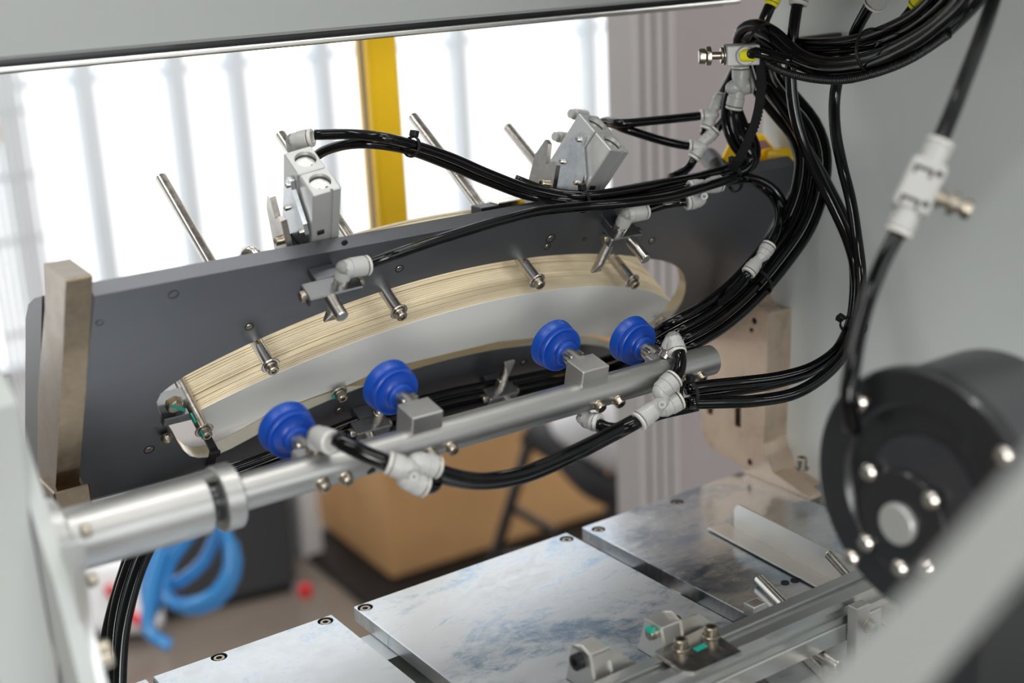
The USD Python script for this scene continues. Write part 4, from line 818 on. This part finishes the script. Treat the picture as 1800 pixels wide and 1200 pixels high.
solo('dark_pallet', 'black plastic pallet under the brown carton', 'pallet', [box(f0, d1, d2, Z, (-.08, -.10, .0), (.05, 1.1, .011), .003), box(f0, d1, d2, Z, (.05, -.1, 0), (w1_, 1.1, .011), .003)], BLACKP)
# black frame chair with pale seat
def bars(pts, r=.012): return [cyl(at(*a), at(*b), r, 14) for a, b in pts]
t = thing('trolley', 'black tube-framed trolley with a pale sack in front of the brown carton', 'trolley', at(960, 960, 2.75))
part(t, 'front_upright', bars([((935, 760, 2.7), (868, 985, 2.75)), ((868, 985, 2.75), (858, 1040, 2.8))]), BLACKM)
part(t, 'diagonal_brace', bars([((905, 895, 2.72), (975, 935, 2.7))], .009), BLACKM)
part(t, 'rear_upright', bars([((1095, 770, 2.8), (1062, 960, 2.85)), ((1062, 960, 2.85), (1052, 1030, 2.95))]), DKGREY)
part(t, 'tray', sweep(spline(A((930, 755, 2.70), (985, 790, 2.68), (1040, 845, 2.66), (1075, 862, 2.68), (1110, 850, 2.72), (1130, 800, 2.78))), .032, 14), DKGREY)
part(t, 'base_bar', bars([((868, 982, 2.75), (1062, 958, 2.85))], .012), BLACKM)
sk = hull((at(1040, 735, 2.66), .075), (at(1080, 775, 2.66), .06), (at(1010, 740, 2.66), .05), (at(1078, 800, 2.66), .03))
solo('pale_sack', 'pale shiny plastic sack lying in the black trolley', 'sack', sk, M('white_plastic', (.84, .85, .88), .3))
# black cabinet, sheet, hoses at left
k0 = fp(525, 1040); k1 = fp(270, 1100); dk = k1-k0; dk[2] = 0; wk = np.linalg.norm(dk); dk /= wk; nk = np.array([-dk[1], dk[0], 0]); nk = nk if nk[1] > 0 else -nk
t = thing('black_cabinet', 'black cabinet standing on the floor behind the bar sleeve', 'cabinet', k0)
part(t, 'body', box(k0, dk, nk, Z, (0, 0, .02), (wk-.02, .35, .27), .006), DKGREY); part(t, 'plinth', box(k0, dk, nk, Z, (.01, .01, 0), (wk-.03, .34, .019), .002), BLACKP)
solo('red_cap', 'small red cap on the floor at the right foot of the black cabinet', 'cap', lathe(k0-dk*.01+nk*(-.02), Z, [(0, 0), (0, .016), (.022, .014), (.025, 0)], 20), RED)
hp = [[(318, 890), (300, 930), (275, 1000), (262, 1060), (262, 1110), (300, 1135)], [(350, 884), (340, 930), (300, 985), (290, 1050), (330, 1062), (380, 1040), (405, 990), (395, 930)], [(372, 878), (374, 920), (410, 960), (412, 1010), (380, 1058), (330, 1070), (295, 1048), (285, 990), (310, 930)],
      [(392, 872), (385, 925), (360, 985), (320, 1020), (285, 1035), (270, 1075)], [(336, 886), (320, 925), (270, 970), (255, 1030), (265, 1090)]]
for i, (q, l) in enumerate(zip(hp, ['hanging straight on the left', 'small coil', 'large outer coil', 'slanting across the coil', 'behind the left strand'])):
    solo('blue_hose', 'blue air hose of the blurred bunch behind the sleeve, '+l, 'hose', sweep(spline(A(*[(x, y, 1.92+.0205*i) for j, (x, y) in enumerate(q)]), .02), .0095, 12), HOSE, 'blurred blue air hoses', smooth=True)
ha = at(300, 893, 1.9)
t = thing('hose_rack', 'horizontal pipe rack behind the suction bar that the blue hoses hang from', 'rack', ha-Z*.9)
part(t, 'pipe', cyl(ha, np.array([1.40, ha[1], ha[2]]), .010, 16), DKGREY); part(t, 'leg', cyl(np.array([1.40, ha[1], 0]), np.array([1.40, ha[1], ha[2]+.012]), .012, 16), DKGREY)
sh = fp(226, 1122)
t = thing('white_bag', 'white bag with a red stripe on the floor beside the blue hoses', 'bag', sh)
part(t, 'bag', hull(*[(at(x, y, 2.86), .03) for x, y in [(130, 1010), (250, 1000), (130, 1085), (262, 1085), (200, 1090)]], (sh+Y*.10+Z*.03, .03)), CLOTH)
part(t, 'red_stripe', [cyl(at(188, 1030, 2.82), at(232, 1086, 2.82), .011, 12), cyl(at(232, 1086, 2.82), at(268, 1098, 2.82), .011, 12)], RED)
oc = fp(120, 1000); solo('orange_crate', 'low orange crate behind the white bag', 'crate', box(oc, X, Y, Z, (-.3, .05, 0), (.10, .25, .09), .01), ORANGE)
# fence wires at far left
fy = 3.9; fx0, fx1 = on(-40, 300, Y, [0, fy, 0])[0], on(62, 300, Y, [0, fy, 0])[0]
t = thing('mesh_fence', 'pale wire mesh fence panel blurred at the far left', 'fence', ((fx0+fx1)/2, fy, 0))
for k, x in enumerate(np.linspace(fx0, fx1, 9)): part(t, 'wire', wbox((x-.006, fy, 0), (x+.006, fy+.008, 2.4), .002), WIRE)
for zz in (.04, .35, .62, .8, .98, 1.16, 1.4, 2.38): part(t, 'cross_wire', wbox((fx0, fy+.008, zz-.008), (fx1, fy+.016, zz+.008), .002), WIRE)
solo('orange_beam', 'orange rack beam blurred behind the wire fence', 'beam', wbox((fx0-.2, fy+.3, .86), (fx1, fy+.36, .92), .005), ORANGE)
